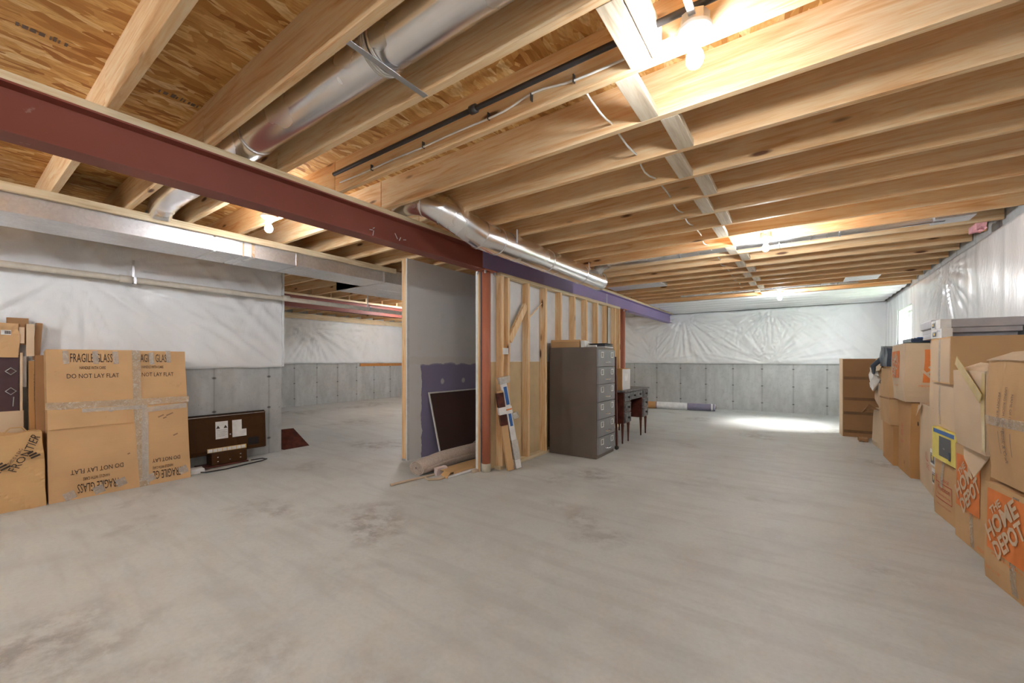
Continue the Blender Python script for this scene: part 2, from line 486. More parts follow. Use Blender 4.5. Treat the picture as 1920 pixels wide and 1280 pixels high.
# right wall: local x runs towards the camera; window hole Y 8.9..10.08
WY0, WY1, WZ0, WZ1 = 8.90, 10.08, 1.51, 2.10
wall('wall_right', (XR, YB), -math.pi/2, YB-Y0, .24, (YB-WY1, YB-WY0, WZ0, WZ1))
wall('wall_left', (XL, Y0), math.pi/2, YL-Y0)
wall('wall_jog', (XF, YL-.2), 0, XL-XF-.2)
wall('wall_far_left', (XF, YL), math.pi/2, YB-YL)
wall('wall_behind', (XR, Y0), math.pi, XR-XL)

# window
wf = empty('window_1', (XR+.16, (WY0+WY1)/2, WZ0)); struct(wf)
hw = (WY1-WY0)/2; hh = WZ1-WZ0
f = MB()
for a, b in (((-.02,-hw,0),(.02,hw,.04)), ((-.02,-hw,hh-.04),(.02,hw,hh)), ((-.02,-hw,.04),(.02,-hw+.04,hh-.04)), ((-.02,hw-.04,.04),(.02,hw,hh-.04)), ((-.015,-.02,.04),(.015,.02,hh-.04))):
    f.box(a, b)
f.build('window_frame', M['white'], wf)
MB().box((-.004,-hw+.04,.04),(.004,hw-.04,hh-.04)).build('pane', M['glass'], wf)
struct(MB().box((XR+.24, 6, .9), (XR+5, 13, 1.0)).build('ground', M['leaf']))

struct(MB().box((0,0,0),(.05,YB-YL,.14)).build('trim_1', M['plank_y'], loc=(XF, YL, 2.305)))
hd = MB().gbox((0,0,0),(.8,5.5,1.1), 30, lambda p: p+Vector((.25*noise.noise(p*3), .2*noise.noise(p*3+Vector((5,0,0))), .35*noise.noise(p*4)))).build('hedge', M['leaf'], loc=(XR+1.6, 7.5, 1.0))
tag(hd, 'green hedge outside the small basement window', 'hedge')
# ---- white plastic sheeting with folds -------------------------------------------
def fan(u, z, gu, gz, freq, amp, reach, seed):
    dx, dz = u-gu, z-gz; r = math.hypot(dx, dz)+1e-4
    a = math.atan2(dz, dx)
    n = noise.noise(Vector((math.cos(a)*freq, math.sin(a)*freq+seed, r*.8+seed)))
    n = (1-abs(n)*2.6)
    return 1.35*amp*max(0, n)*min(1, r/.25)*math.exp(-(r/reach)**2)
def sheet(name, p, rz, L, z0, z1, folds, label, hole=None, du=.025, off=.020, seed=0, topf=None, diag=.5, small=.018):
    nu = int(L/du); nz = max(3, int((z1-z0)/du)); mb = MB(); vs_ = []
    for i in range(nu+1):
        u = L*i/nu
        zt = z1+(topf(u) if topf else 0)
        for j in range(nz+1):
            z = z0+(zt-z0)*j/nz
            h = sum(fan(u, z, *g) for g in folds)
            q = Vector(((u+diag*z)*3.2, (z*.5-u*.2)*1.2, seed))
            h += small*max(0, 1-abs(noise.noise(q))*3.2)
            h += .02*noise.noise(Vector((u*.7, z*.7, seed+5)))
            e = min(1, (z-z0)/.05, (zt-z)/.05 + .3)
            low = .012*(1+noise.noise(Vector((u*2.5, 3, seed))))*(1 if j == 0 else 0)
            vs_.append((u, -(off+h*max(.2, e)), z-low+(.008*noise.noise(Vector((u*4, 9, seed))) if j == 0 else 0)))
    fs = []
    for i in range(nu):
        for j in range(nz):
            if hole:
                uc = L*(i+.5)/nu; zc = z0+(z1-z0)*(j+.5)/nz
                if hole[0] < uc < hole[1] and hole[2] < zc < hole[3]: continue
            a = i*(nz+1)+j; fs.append((a, a+nz+1, a+nz+2, a+1))
    mb.add(vs_, fs, True)
    o = mb.build(name, M['plastic'], loc=(*p, 0), rot=(0, 0, rz))
    so = o.modifiers.new('thick', 'SOLIDIFY'); so.thickness = .004; so.offset = 1
    return tag(o, label, 'plastic sheeting')
ub = lambda X: X-XF
sheet('plastic_sheeting', (XF, YB), 0, XR-XF, LEDGE, 2.42, [
    (ub(-.62), 1.13, 9, .045, 1.1, 3), (ub(-.55), 2.40, 9, .040, .8, 8), (ub(-2.5), 2.35, 10, .035, 1.2, 12),
    (ub(-3.2), 1.16, 8, .03, .8, 17), (ub(.9), 2.45, 7, .014, .6, 22), (ub(-1.2), 2.3, 10, .02, .9, 31)],
    'white plastic sheeting with gathered fanning folds over the back wall', diag=.9, seed=2, small=.016)
sheet('plastic_sheeting', (XR, YB), -math.pi/2, YB-Y0, LEDGE, 2.38, [
    (YB-7.0, 2.3, 8, .02, .8, 3), (YB-3.2, 2.35, 9, .012, 1.0, 9)],
    'white plastic sheeting down the right wall behind the stacked boxes, with the small window',
    hole=(YB-WY1, YB-WY0, WZ0, WZ1), diag=.1, seed=11, small=.008)
sheet('plastic_sheeting', (XL, Y0), math.pi/2, YL-Y0+.0, LEDGE, 2.40, [
    (YL-Y0-1.9, 2.05, 11, .022, 1.4, 5), (YL-Y0-3.2, 2.1, 9, .02, 1.6, 14), (YL-Y0-.2, 2.2, 9, .014, .6, 25)],
    'white plastic sheeting with slanting wrinkles on the near left wall above the taped cartons', diag=.95, seed=23, small=.022)
sheet('plastic_sheeting', (XF, YL), math.pi/2, YB-YL, LEDGE, 2.31, [
    (3.2, 2.1, 9, .04, 1.1, 5), (5.0, 2.15, 9, .03, .8, 14)],
    'white plastic sheeting on the far left wall seen past the drywall end', diag=.8, seed=41, small=.014, du=.04)
# turn of the near left sheeting around the wall corner
o = MB().box((XL-.2, YL, LEDGE), (XL+.06, YL+.012, 2.40)).build('plastic_sheeting', M['plastic'])
tag(o, 'narrow strip of white plastic wrapping the end of the near left wall', 'plastic sheeting')
# sheet stapled under the last joists
mb = MB(); nx, ny = 60, 60; vs_ = []
for i in range(nx+1):
    for j in range(ny+1):
        x = -2.72+(XR-.05+2.72)*i/nx; y = 9.06+(YB-.06-9.06)*j/ny
        ph = ((y-9.05) % .4064)/.4064
        vs_.append((x, y, JB-.006-.018*math.sin(math.pi*ph)*(1+.5*noise.noise(Vector((x*1.5, y*3, 0))))))
fs = [(i*(ny+1)+j, i*(ny+1)+j+1, (i+1)*(ny+1)+j+1, (i+1)*(ny+1)+j) for i in range(nx) for j in range(ny)]
tag(mb.add(vs_, fs, True).build('plastic_sheeting', M['plastic']), 'white plastic sheeting stapled under the last joists by the back wall', 'plastic sheeting')

# ================================================================== ceiling framing
SP = .4064
def yf(n): return .52+SP*n                    # far edge of joist row n
for n in range(0, 27):
    y = yf(n)-.038
    nm = ORD[n]
    o = MB().box((0,0,0),(XR-.01+2.80,.038,.235)).build('ceiling_joist', M['joist'], loc=(-2.80, y, JB), bevel=.002)
    where = 'in front of' if n < 2 else 'beyond'
    lab = ('pine ceiling joist right of the red beam, %s from the camera' % nm)
    tag(o, lab, 'joist', 'ceiling joists right of the red beam')
    x0 = XL if y < YL-.05 else -7.60
    o = MB().box((0,0,0),(-2.81-x0-.02,.038,.235)).build('ceiling_joist', M['joist'], loc=(x0+.02, y+.002, JB), bevel=.002)
    if n < 14: tag(o, 'pine ceiling joist left of the red beam, %s from the camera' % nm, 'joist', 'ceiling joists left of the red beam')
    else: bpy.data.objects.remove(o)
for n in range(9, 26):
    y = yf(n)-.038
    o = MB().box((0,0,0),(-7.64-XF-.04,.038,.235)).build('ceiling_joist', M['joist'], loc=(XF+.02, y, JB), bevel=.002)
    tag(o, 'pine joist under the far left ceiling beyond the second red beam, %s along' % ORD[n-9], 'joist', 'joists beyond the second red beam')

# staggered flat blocking between joists
for n in range(2, 23):
    ya, yb = yf(n)+.001, yf(n+1)-.039
    xs = -.587 if n % 2 == 0 else -.672
    if n == 22: break
    b = MB().box((0,0,0),(.089,yb-ya,.038)).build('joist_blocking', M['block'], loc=(xs, ya, JB), bevel=.003)
    tag(b, 'pale flat wood block, %s in the staggered row between the joists' % ORD[n-2], 'wood block', 'staggered blocking between the joists')
mb = MB(); mb.box((0,0,0),(.038,.365,.12))
tag(mb.build('joist_blocking', M['block'], loc=(-.495, yf(2)+.002, JB+.005), bevel=.004),
    'upright wood block beside the porcelain lamp nearest the camera', 'wood block')

# steel beams on plates
def ibeam(name, X, ya, yb, zb, h, mat, label, parts=True):
    root = empty(name, (X, ya, zb), 0, label, 'steel beam'); L = yb-ya
    mb = MB().box((-.07,0,0),(.07,L,.009)).box((-.07,0,h-.009),(.07,L,h)).box((-.004,0,.009),(.004,L,h-.009))
    mb.build('girder', mat, root)
    MB().box((-.07,0,h),(.07,L,h+.038)).build('wood_plate', M['plank_y'], root, bevel=.002)
    return root
ZB, BH = 2.188, .218
b1 = ibeam('steel_beam', -2.82, Y0+.02, 3.43, ZB, BH, M['red'], 'long maroon steel beam crossing the ceiling at upper left')
# chalky marks on the web
mk = MB()
for (yy, zz, a, l) in ((2.02,.075,.1,.03),(2.04,.05,1.4,.05),(2.045,.095,.6,.02),(2.27,.085,-1.0,.05),(2.31,.07,1.1,.035),(2.36,.075,.2,.03),(2.70,.02,.1,.05)):
    yy = yy-Y0-.02
    c_, s_ = math.cos(a)*l/2, math.sin(a)*l/2
    mk.tube([(.0045, yy-c_, zz-s_), (.0045, yy+c_, zz+s_)], .0035, 5)
mk.build('chalk_mark', M['dry'], b1)
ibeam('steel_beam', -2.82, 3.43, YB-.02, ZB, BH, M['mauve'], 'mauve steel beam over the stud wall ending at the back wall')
ibeam('steel_beam', -7.60, YL+.05, YB-.02, ZB, BH, M['red'], 'dark red steel beam in the far left room seen under the duct')

# steel columns
def column(Y, label):
    root = empty('steel_column', (-2.80, Y, 0), 0, label, 'column')
    MB().lathe([(0,.09),(.047,.09),(.047,ZB-.012),(0,ZB-.012)], n=24).build('shaft', M['redcol'], root)
    MB().lathe([(0,0),(.052,0),(.052,.09),(0,.09)], n=24).build('column_foot', plain('concrete_collar', (.60,.55,.45), .8), root)
    MB().box((-.075,-.10,ZB-.012),(.075,.10,ZB)).build('top_plate', M['redcol'], root)
    bo = MB()
    for sx in (-.055, .055):
        for sy in (-.08, .08):
            bo.lathe([(0,0),(.012,0),(.012,.03),(0,.03)], (sx, sy, ZB-.042), 6, smooth=False)
    bo.build('bolts', M['steel'], root)
column(3.47, 'chipped red steel column at the near end of the stud wall')
column(7.66, 'thin red steel column at the far end of the stud wall')

# ================================================================== stud wall with drywall behind
sw = empty('stud_wall', (-2.745, 3.62, 0), 0, 'open pine stud wall running back under the mauve steel beam', 'stud wall')
LW = 7.28-3.62
MB().box((-.0445,-.02,0),(.0445,LW,.038)).build('bottom_plate', M['plank_y'], sw, bevel=.002)
MB().box((-.0445,-.02,ZB-.040),(.0445,LW,ZB-.002)).build('head_plate', M['plank_y'], sw, bevel=.002)
sy_list = [3.63, 3.74] + [3.745+.4136*k for k in range(1, 8)] + [6.64, 7.02, 7.23]
for yy in sorted(sy_list):
    MB().box((-.0445,0,.038),(.0445,.038,ZB-.040)).build('stud', M['stud'], sw, (0, yy-3.62, 0), bevel=.002)
# fixing scraps between studs
mbr = MB(); m4 = Matrix.Translation((.0, .36, 1.66)) @ Matrix.Rotation(R(-38), 4, 'X')
mbr.box((-.01,-.04,-.28),(.03,.04,.28), m4).build('brace', M['stud'], sw)
MB().tube([(0,.60,1.72),(-.0,.93,1.95)], .008, 6).build('brace', M['stud'], sw)
pane_u = MB().box((-.058,-.08,1.205),(-.046,LW,ZB-.01)); pane_u.build('upper_drywall', M['dry'], sw)
MB().box((-.058,-.08,.01),(-.046,LW,1.195)).build('lower_drywall', M['tanpaper'], sw)
MB().box((-.056,-.08,1.195),(-.044,LW,1.205)).build('joint_strip', M['white'], sw)
MB().box((.0,.02,1.28),(.05,.12,1.35)).build('paper_tag', M['paper'], sw)

# near end boards beside the column and the white bead
eb = empty('end_post', (-2.852, 3.41, 0), 0, 'narrow drywall end with white corner bead left of the red column', 'wall end')
MB().box((-.015,.004,0),(.0,.045,ZB-.002)).build('wood_stud', M['stud'], eb)
MB().box((-.045,0,0),(-.016,.05,ZB-.002)).build('corner_bead', M['white'], eb)
MB().box((.0,.030,0),(.004,.045,ZB-.002)).build('blue_edge', plain('blue_edge', (.20,.28,.42), .5), eb)

# hallway wall (finished drywall), its near end stud
hw_ = struct(MB().box((0,0,0),(3.6,.10,2.44)).build('wall_hallway', M['purple'], loc=(-3.86, 3.31, 0), rot=(0,0,math.pi/2)))
es = empty('end_stud', (-3.912, 3.31, 0), 0, 'pine end stud at the free edge of the drywall beside the far room', 'stud')
MB().box((-.045,-.036,.02),(.030,-.001,2.44)).build('stud_board', M['stud'], es, bevel=.002)
MB().box((.030,-.036,0),(.052,-.001,2.44)).build('corner_bead', M['white'], es)
MB().box((-.045,-.036,0),(.030,-.001,.02)).build('stud_foot', M['steel'], es)
struct(MB().box((0,0,0),(1.05,.02,2.44)).build('wall_hallway_end', M['dry'], loc=(-3.86, 6.9, 0)))

# ================================================================== ducts, pipes
def ring(mb, p, ax, r, w=.012, e=.006, n=28):
    mb.lathe([(r,-w/2),(r+e,-w/2),(r+e,w/2),(r,w/2)], p, n, ax)
# long rectangular trunk duct
dk = empty('trunk_duct', (-4.79, Y0+.1, 2.254), 0, 'long rectangular galvanised duct below the joists along the left side', 'duct')
L = 7.0-Y0-.1
MB().box((-.26,0,0),(.26,L,.176)).build('duct_body', M['duct'], dk, bevel=.003)
for yy, wd in ((1.515,.018),(1.76,.012),(1.84,.030),(2.29,.010),(3.45,.020),(-.6,.02),(-1.8,.02)):
    q = yy-Y0-.1
    MB().box((-.266,q,-.006),(.268,q+wd,.18)).build('seam_band', M['round'], dk)
MB().box((.02,0,-.004),(.26,L*.0+4.6,-.001)).build('seam_lip', M['steel'], dk)
db = empty('branch_duct', (-5.38, 3.47, 2.254), 0, 'short galvanised duct branch behind the trunk duct toward the far room', 'duct')
MB().box((-.30,0,0),(.32,3.4,.17)).build('duct_body', M['duct'], db, bevel=.003)
MB().box((-.305,.0,-.005),(.32,.02,.172)).build('seam_band', M['round'], db)
# board along the duct top
o = MB().box((0,0,0),(.038,6.0,.060)).build('nailer_board', M['plank_y'], loc=(-4.50, -2.4, 2.385), bevel=.002)
tag(o, 'pale pine nailer board running along the top edge of the trunk duct', 'board')

# round duct across the near joist bay, into the trunk duct
YC = (yf(1)+yf(2)-.038)/2
rd = empty('round_duct', (-2.82, YC, 2.555), 0, 'large round galvanised duct lying in the joist bay at top centre', 'duct')
MB().tube([(4.2,0,0),(.0,0,0),(-1.35,0,0)], .098, 32).build('pipe', M['round'], rd)
for xx in (1.38, .16, 2.9):
    mb = MB(); ring(mb, (xx,0,0), 'X', .098, .014, .007); mb.build('collar', M['round'], rd)
MB().tube([(-1.33,0,0),(-1.50,0,-.01),(-1.62,0,-.05),(-1.67,0,-.10),(-1.68,0,-.122)], [.098,.098,.092,.082,.078], 28).build('elbow', M['round'], rd)
mb = MB()
for z_ in (-.085,-.105): mb.lathe([(.083,z_-.005),(.090,z_-.005),(.090,z_+.005),(.083,z_+.005)], (-1.68,0,0), 28)
mb.build('elbow_band', M['steel'], rd)
# crumpled foil wrap band
mb = MB(); nn = 28
for k in range(3):
    ring(mb, (1.335+.012*k,0,0), 'X', .101, .010, .004+.003*(k % 2))
mb.build('foil_band', M['foil'], rd)
# second round duct, under and beside the beam
r2 = empty('round_duct', (-2.30, 2.6, 2.315), 0, 'shiny round galvanised duct hanging beside the red beam with an elbow', 'duct')
path = [(-.55,-.27,.235),(-.40,-.27,.235),(-.26,-.24,.215),(-.13,-.15,.15),(-.04,-.02,.07),(0,.16,.0),(0,.4,0),(0,2.78,0)]
MB().tube(path, [.10,.10,.11,.12,.122,.122,.122,.122], 36).build('pipe', M['round'], r2)
for yy in (.40,1.30,2.15,2.73):
    mb = MB(); ring(mb, (0,yy,0), 'Y', .122, .012, .006, 36); mb.build('seam_ring', M['round'], r2)
for i in (2,3,4,5):
    P0, P1 = Vector(path[i-1]), Vector(path[i+1]); c_ = Vector(path[i]); d_ = (P1-P0).normalized()
    MB().tube([c_-d_*.006, c_+d_*.006], [.127 if i > 2 else .117]*2, 32).build('elbow_seam', M['round'], r2)
mb = MB()
for yy in (.55, 2.15): mb.box((-.126,yy,0),(-.122,yy+.02,.13)).box((.122,yy,0),(.126,yy+.02,.13))
mb.build('hanger_strap', M['steel'], r2)
MB().tube([(.02,2.62,.06),(.06,2.62,.14),(.14,2.60,.18),(.22,2.58,.185)], [.075,.07,.062,.06], 24).build('takeoff_elbow', M['clear'], r2)

def bay_pipe(n, x0, x1, z, r, label, end=True):
    y = (yf(n)+yf(n+1)-.038)/2
    root = empty('branch_pipe', (x0, y, z), 0, label, 'duct pipe')
    MB().tube([(0,0,0),(x1-x0,0,0)], r, 24).build('pipe', M['round'], root)
    k = .9
    while k < x1-x0:
        mb = MB(); ring(mb, (k,0,0), 'X', r, .012, .005); mb.build('joint_ring', M['steel'], root); k += 1.5
    return root, y
p1, y1 = bay_pipe(11, -2.08, 1.05, 2.50, .055, 'thin silver branch pipe running across toward the right wall, past the middle bulb')
MB().box((3.05,-.10,-.05),(3.30,.10,.06)).build('end_boot', M['duct'], p1)
MB().tube([(1.9,-.12,-.07),(1.9,.12,-.07)], .004, 6).build('hanger', M['steel'], p1)
bay_pipe(19, -1.9, .75, 2.49, .05, 'thin silver branch pipe across the far joists, near the back bulb')
def pan(n, x0, x1, label):
    o = MB().box((0,0,0),(x1-x0,SP-.0,.004)).box((x1-x0-.02,.0,.004),(x1-x0,SP,.05)).build('duct_pan', M['duct'], loc=(x0, yf(n)-.02, JB-.005))
    tag(o, label, 'sheet metal pan')
pan(15, -2.68, -1.80, 'flat galvanised pan closing a joist bay right above the mauve beam')
pan(18, .55, .95, 'small bright metal pan under the joists near the right wall')
# pvc drain pipe along the left wall
pv = empty('drain_pipe', (-5.50, Y0+.1, 2.02), 0, 'long cream plastic drain pipe running below the duct on the left wall', 'pipe')
L = 6.4-Y0
MB().tube([(0,0,.03),(0,L*.5,.005),(0,L,-.03)], .030, 18).build('pipe', M['pvc'], pv)
mb = MB()
for q in (1.05, 2.6): mb.lathe([(.030,0),(.037,0),(.037,.09),(.030,.09)], (0, q-Y0-.1, .004), 18, 'Y')
mb.build('coupling', M['pvc'], pv)
for q in (1.15, 3.9):
    mb = MB().box((-.036,q-Y0-.1,-.036),(-.032,q-Y0-.08,.21)).box((.032,q-Y0-.1,-.036),(.036,q-Y0-.08,.03)).box((-.032,q-Y0-.1,-.036),(.032,q-Y0-.08,-.030))
    mb.build('hanger', M['steel'], pv)
# black gas pipe and cables
gp = empty('gas_pipe', (-2.7, 1.63, 2.532), 0, 'black iron gas pipe along a joist right of the round duct', 'pipe')
MB().tube([(0,0,0),(4.1,0,0)], .0135, 12).build('pipe', M['iron'], gp)
mb = MB(); mb.lathe([(.0135,-.02),(.022,-.02),(.023,0),(.022,.02),(.0135,.02)], (1.30,0,0), 14, 'X'); mb.build('coupling', M['iron'], gp)
pts = []
for i in range(40):
    x = -2.72+2.3*i/39
    z = 2.497+.012*noise.noise(Vector((x*2, 0, 3)))+(.030*math.exp(-((x+1.06)/.13)**2))
    pts.append((x+2.7, 0, z-2.5))
cb = empty('electric_cable', (-2.7, 1.69, 2.5), 0, 'white electric cable stapled along the joist face beside the gas pipe', 'cable')
MB().tube(pts, .0055, 8).build('cable_run', M['romex'], cb)
mb = MB()
for q in (.35,.85,1.35,1.62,1.85): mb.box((q,-.008,-.012),(q+.005,.010,.025))
mb.build('staple', M['iron'], cb)
pts = []
for n in range(3, 20):
    ya = yf(n); yb = yf(n+1)-.038
    for t_ in (0,.25,.5,.75,1):
        y = ya+(yb-ya)*t_
        pts.append((.02*math.sin(n*2.3)*math.sin(math.pi*t_), y, -.028*math.sin(math.pi*t_)*(1.3 if n == 3 else .8)))
o = MB().tube([(p[0], p[1]-yf(3), p[2]) for p in pts], .0055, 8).build('electric_cable', M['romex'], loc=(-.83, yf(3), 2.492))
tag(o, 'white electric cable threaded through holes in one joist after another', 'cable')
o = MB().box((0,0,0),(.03,.40,.002)).build('steel_strap', M['steel'], loc=(-1.44, .92, JB-.003), bevel=.0008)
tag(o, 'thin steel strap bridging two joists under the big round duct', 'strap')
for k, (yy, s) in enumerate(((yf(7)+.02,.30),(yf(8)+.02,.22),(yf(12)+.02,.2))):
    mb = MB().gbox((0,0,0),(.07,s,.055), 8, lambda p: p+Vector((.03,.03,.03))*noise.noise(p*16))
    tag(mb.build('insulation_tuft', M['pink'], loc=(XR-.16, yy, 2.40)), '%s at the top of the right wall' % ['pink insulation tuft nearest the camera', 'second pink insulation tuft', 'farthest pink insulation tuft'][k], 'insulation')

# ================================================================== bare bulb lamps
def lamp(x, y, z, label, bm='bulb'):
    root = empty('bulb_lamp', (x, y, JB-.01), 0, label, 'lamp')
    mb = MB(); mb.lathe([(0,.055),(.052,.055),(.052,.012),(.052,.008),(0,.008)], n=8, smooth=False)
    mb.box((-.03,.04,.02),(.03,.056,.05)); mb.build('junction_box', M['steel'], root)
    MB().lathe([(0,.012),(.060,.012),(.062,.004),(.058,-.006),(.036,-.020),(.028,-.024),(.026,-.045),(.020,-.047),(0,-.047)], n=28).build('lamp_holder', M['porcelain'], root)
    n_ = int((y-.52)//SP); ya, yb = yf(n_), yf(n_+1)-.038
    MB().box((-.012,ya-y,.030),(.012,yb-y,.036)).build('hanger_bar', M['steel'], root)
    prof = [(.013,-.045),(.014,-.055),(.020,-.068),(.028,-.082),(.031,-.098),(.029,-.113),(.022,-.125),(.012,-.132),(0,-.134)]
    MB().lathe(prof, n=24).build('bulb', M[bm], root)
    return root
lamp(-.32, 1.630, 0, 'lit bare bulb in a porcelain holder nearest the camera at top right', 'bulb_dim')
lamp(-3.70, 1.64, 0, 'lit bare bulb left of the red beam beside the trunk duct', 'bulb_dim')
lamp(-.28, 4.80, 0, 'lit bare bulb in the middle of the ceiling, second in the right hand row')
lamp(-.30, 8.85, 0, 'lit bare bulb farthest back near the back wall')
lamp(-.32, -1.5, 0, 'bare bulb behind the camera on the right', 'bulb_fill')  # unseen bulbs added behind the camera to brighten the room
lamp(-3.70, -1.5, 0, 'bare bulb behind the camera on the left', 'bulb_fill')
lamp(-6.6, 6.2, 0, 'bare bulb in the far left room', 'bulb_fill')  # hidden bulbs, this and the next, added to brighten the far room
lamp(-9.0, 7.9, 0, 'bare bulb beyond the second red beam in the far left room')

# ================================================================== cartons
def carton(name, label, base, size, rz=0, mat='card', amp=.006, bulge=.008, seed=None, cat='box', group=None, tilt=None, n=10):
    """base: centre of the footprint; the front is the -x face, the side towards the camera is the -y face"""
    root = empty(name, base, rz, label, cat, group)
    if tilt: root.rotation_euler = (tilt[0], tilt[1], rz)
    sx, sy, sz = size; sd_ = seed if seed is not None else random.random()*50
    def df(p):
        q = Vector(p)
        nx = 1-(2*q.x/sx)**2; ny = 1-(2*q.y/sy)**2; nz = 1-(2*q.z/sz-1)**2
        nx, ny, nz = max(0,nx), max(0,ny), max(0,nz)
        w_ = Vector((math.copysign(bulge, q.x)*ny*nz*abs(2*q.x/sx), math.copysign(bulge, q.y)*nx*nz*abs(2*q.y/sy), 0))
        nv = Vector((noise.noise(q*2.2+Vector((sd_,0,0))), noise.noise(q*2.2+Vector((0,sd_,0))), noise.noise(q*2.2+Vector((0,0,sd_)))*.5))
        k = min(1, q.z/.08)
        return q+w_+nv*amp*2*k
    MB().gbox((-sx/2,-sy/2,0),(sx/2,sy/2,sz), n, df).build('carton_body', M[mat], root)
    root['_'] = 0; del root['_']
    return root, df, (sx, sy, sz)
FR = lambda s, y, z, o=.003: frame((-s[0]/2-o, y, z), (0,-1,0), (0,0,1))          # on the -x face
SD = lambda s, x, z, o=.003: frame((x, -s[1]/2-o, z), (1,0,0), (0,0,1))           # on the -y face
def rect(w_, h_, M4, n=6):
    mb = MB(); vs_ = [M4 @ Vector((-w_/2+w_*i/n, -h_/2+h_*j/n, 0)) for i in range(n+1) for j in range(n+1)]
    return mb.add(vs_, [(i*(n+1)+j, (i+1)*(n+1)+j, (i+1)*(n+1)+j+1, i*(n+1)+j+1) for i in range(n) for j in range(n)])
def strip(w_, h_, M4, root, df, name='tape', mat='tape', n=8):
    return rect(w_, h_, M4, n).build(name, M[mat], root, df=df)
def letters(s, h, width, M4, root, df, mat='ink', name='lettering', bold=0.0):
    return text_mb(s, h, width, M4, bold=bold).build(name, M[mat], root, df=df)
def flap(root, df, a, b, c, d, mat, name='flap'):
    mb = MB(); P = [Vector(p) for p in (a, b, c, d)]; n = 5; vs_ = []
    for i in range(n+1):
        for j in range(n+1):
            u, v = i/n, j/n
            p = (P[0]*(1-u)+P[1]*u)*(1-v)+(P[3]*(1-u)+P[2]*u)*v
            vs_.append(p+Vector((0,0,.006*noise.noise(p*9))))
    mb.add(vs_, [(i*(n+1)+j, (i+1)*(n+1)+j, (i+1)*(n+1)+j+1, i*(n+1)+j+1) for i in range(n) for j in range(n)])
    o = mb.build(name, M[mat], root); so = o.modifiers.new('t', 'SOLIDIFY'); so.thickness = .004
    return o
def depot(root, df, M4, s):
    """orange square with the diagonal stencilled store name"""
    rect(s, s, M4, 8).build('logo_square', M['orange'], root, df=df)
    up = Matrix.Translation((0,0,.004)); r_ = Matrix.Rotation(R(42), 4, 'Z')
    for t_, dy, h, wd in (('THE', .34, .13, .34), ('HOME', .11, .30, 1.0), ('DEPOT', -.22, .30, .92)):
        letters(t_, h*s, wd*s, M4 @ up @ r_ @ Matrix.Translation((-.02*s, dy*s, 0)), root, df, 'card3', 'logo_lettering', .035)

# R1 bottom near box
c, df, s = carton('moving_box', 'moving box with orange store logo on the floor, nearest the camera', (1.14, 3.19, 0), (.50,.54,.54), R(8), 'card')
depot(c, df, FR(s, .07, .345), .33)
strip(.05, .50, FR(s, -.005, .27, .002), c, df); letters('Moving Box', .02, .30, FR(s, .03, .16), c, df, 'orange')
letters('MEDIUM', .02, .16, FR(s, -.14, .03), c, df, 'orange'); letters('18" x 18"', .018, .14, FR(s, .17, .07), c, df, 'orange')
# R1b over it
c, df, s = carton('cardboard_box', 'bulging taped carton with vertical handwriting on top of the nearest logo box', (1.15, 3.16, .56), (.50,.58,.66), R(5), 'card', .012, .03)
strip(.56, .05, FR(s, .0, .33, .004), c, df); strip(.50, .05, SD(s, 0, .33, .004), c, df)
for k, (yy, tx, wd) in enumerate(((.10,'FRONT ROOM',.18),(.045,'LIVING ROOM - GLASS',.24),(-.01,'NAME OF ITEM',.17))):
    letters(tx, .018, wd, frame((-s[0]/2-.004, yy, .40), (0,0,-1), (0,-1,0)), c, df, 'inkfade')
    strip(.12, .004, frame((-s[0]/2-.004, yy-.004, .22), (0,0,-1), (0,-1,0)), c, df, 'ruled_line', 'inkfade')
letters('Book & Craft', .03, .17, frame((-s[0]/2-.004, .05, .20), (0,0,-1), (0,-1,0)), c, df, 'inkfade')
flap(c, None, (-.27,.28,.655),(-.27,-.28,.655),(-.17,-.28,.73),(-.17,.28,.70), 'card3')
flap(c, None, (-.27,-.28,.655),(.25,-.28,.655),(.25,-.20,.71),(-.25,-.20,.72), 'card3')
# R2
c, df, s = carton('moving_box', 'second moving box with orange store logo on the floor, under the white-faced box', (1.145, 3.89, 0), (.48,.48,.64), R(5), 'card')
depot(c, df, FR(s, .04, .40), .35); strip(.045, .60, FR(s, -.02, .31, .002), c, df)
letters('Moving Box', .02, .24, FR(s, .02, .215), c, df, 'orange'); letters('MEDIUM', .02, .12, FR(s, -.15, .035), c, df, 'orange')
flap(c, None, (-.24,.10,.64),(-.24,-.24,.64),(-.30,-.22,.50),(-.28,-.02,.58), 'card3')
# R2b
c, df, s = carton('cardboard_box', 'pale standing carton with a yellow tape strip across its top corner', (1.10, 3.745, .66), (.46,.46,.49), R(2), 'card3', .012, .012)
strip(.05, .46, FR(s, -.20, .25, .003), c, df, 'tape', 'yellowtape')
tp = MB(); tp.box((-.002,-.28,-.03),(.002,.17,.03), Matrix.Translation((-.25,.02,.47)) @ Matrix.Rotation(R(30), 4, 'X')); tp.build('loose_tape', M['yellowtape'], c)
flap(c, None, (-.23,.23,.49),(-.23,-.23,.49),(-.12,-.23,.53),(-.13,.20,.54), 'card3')
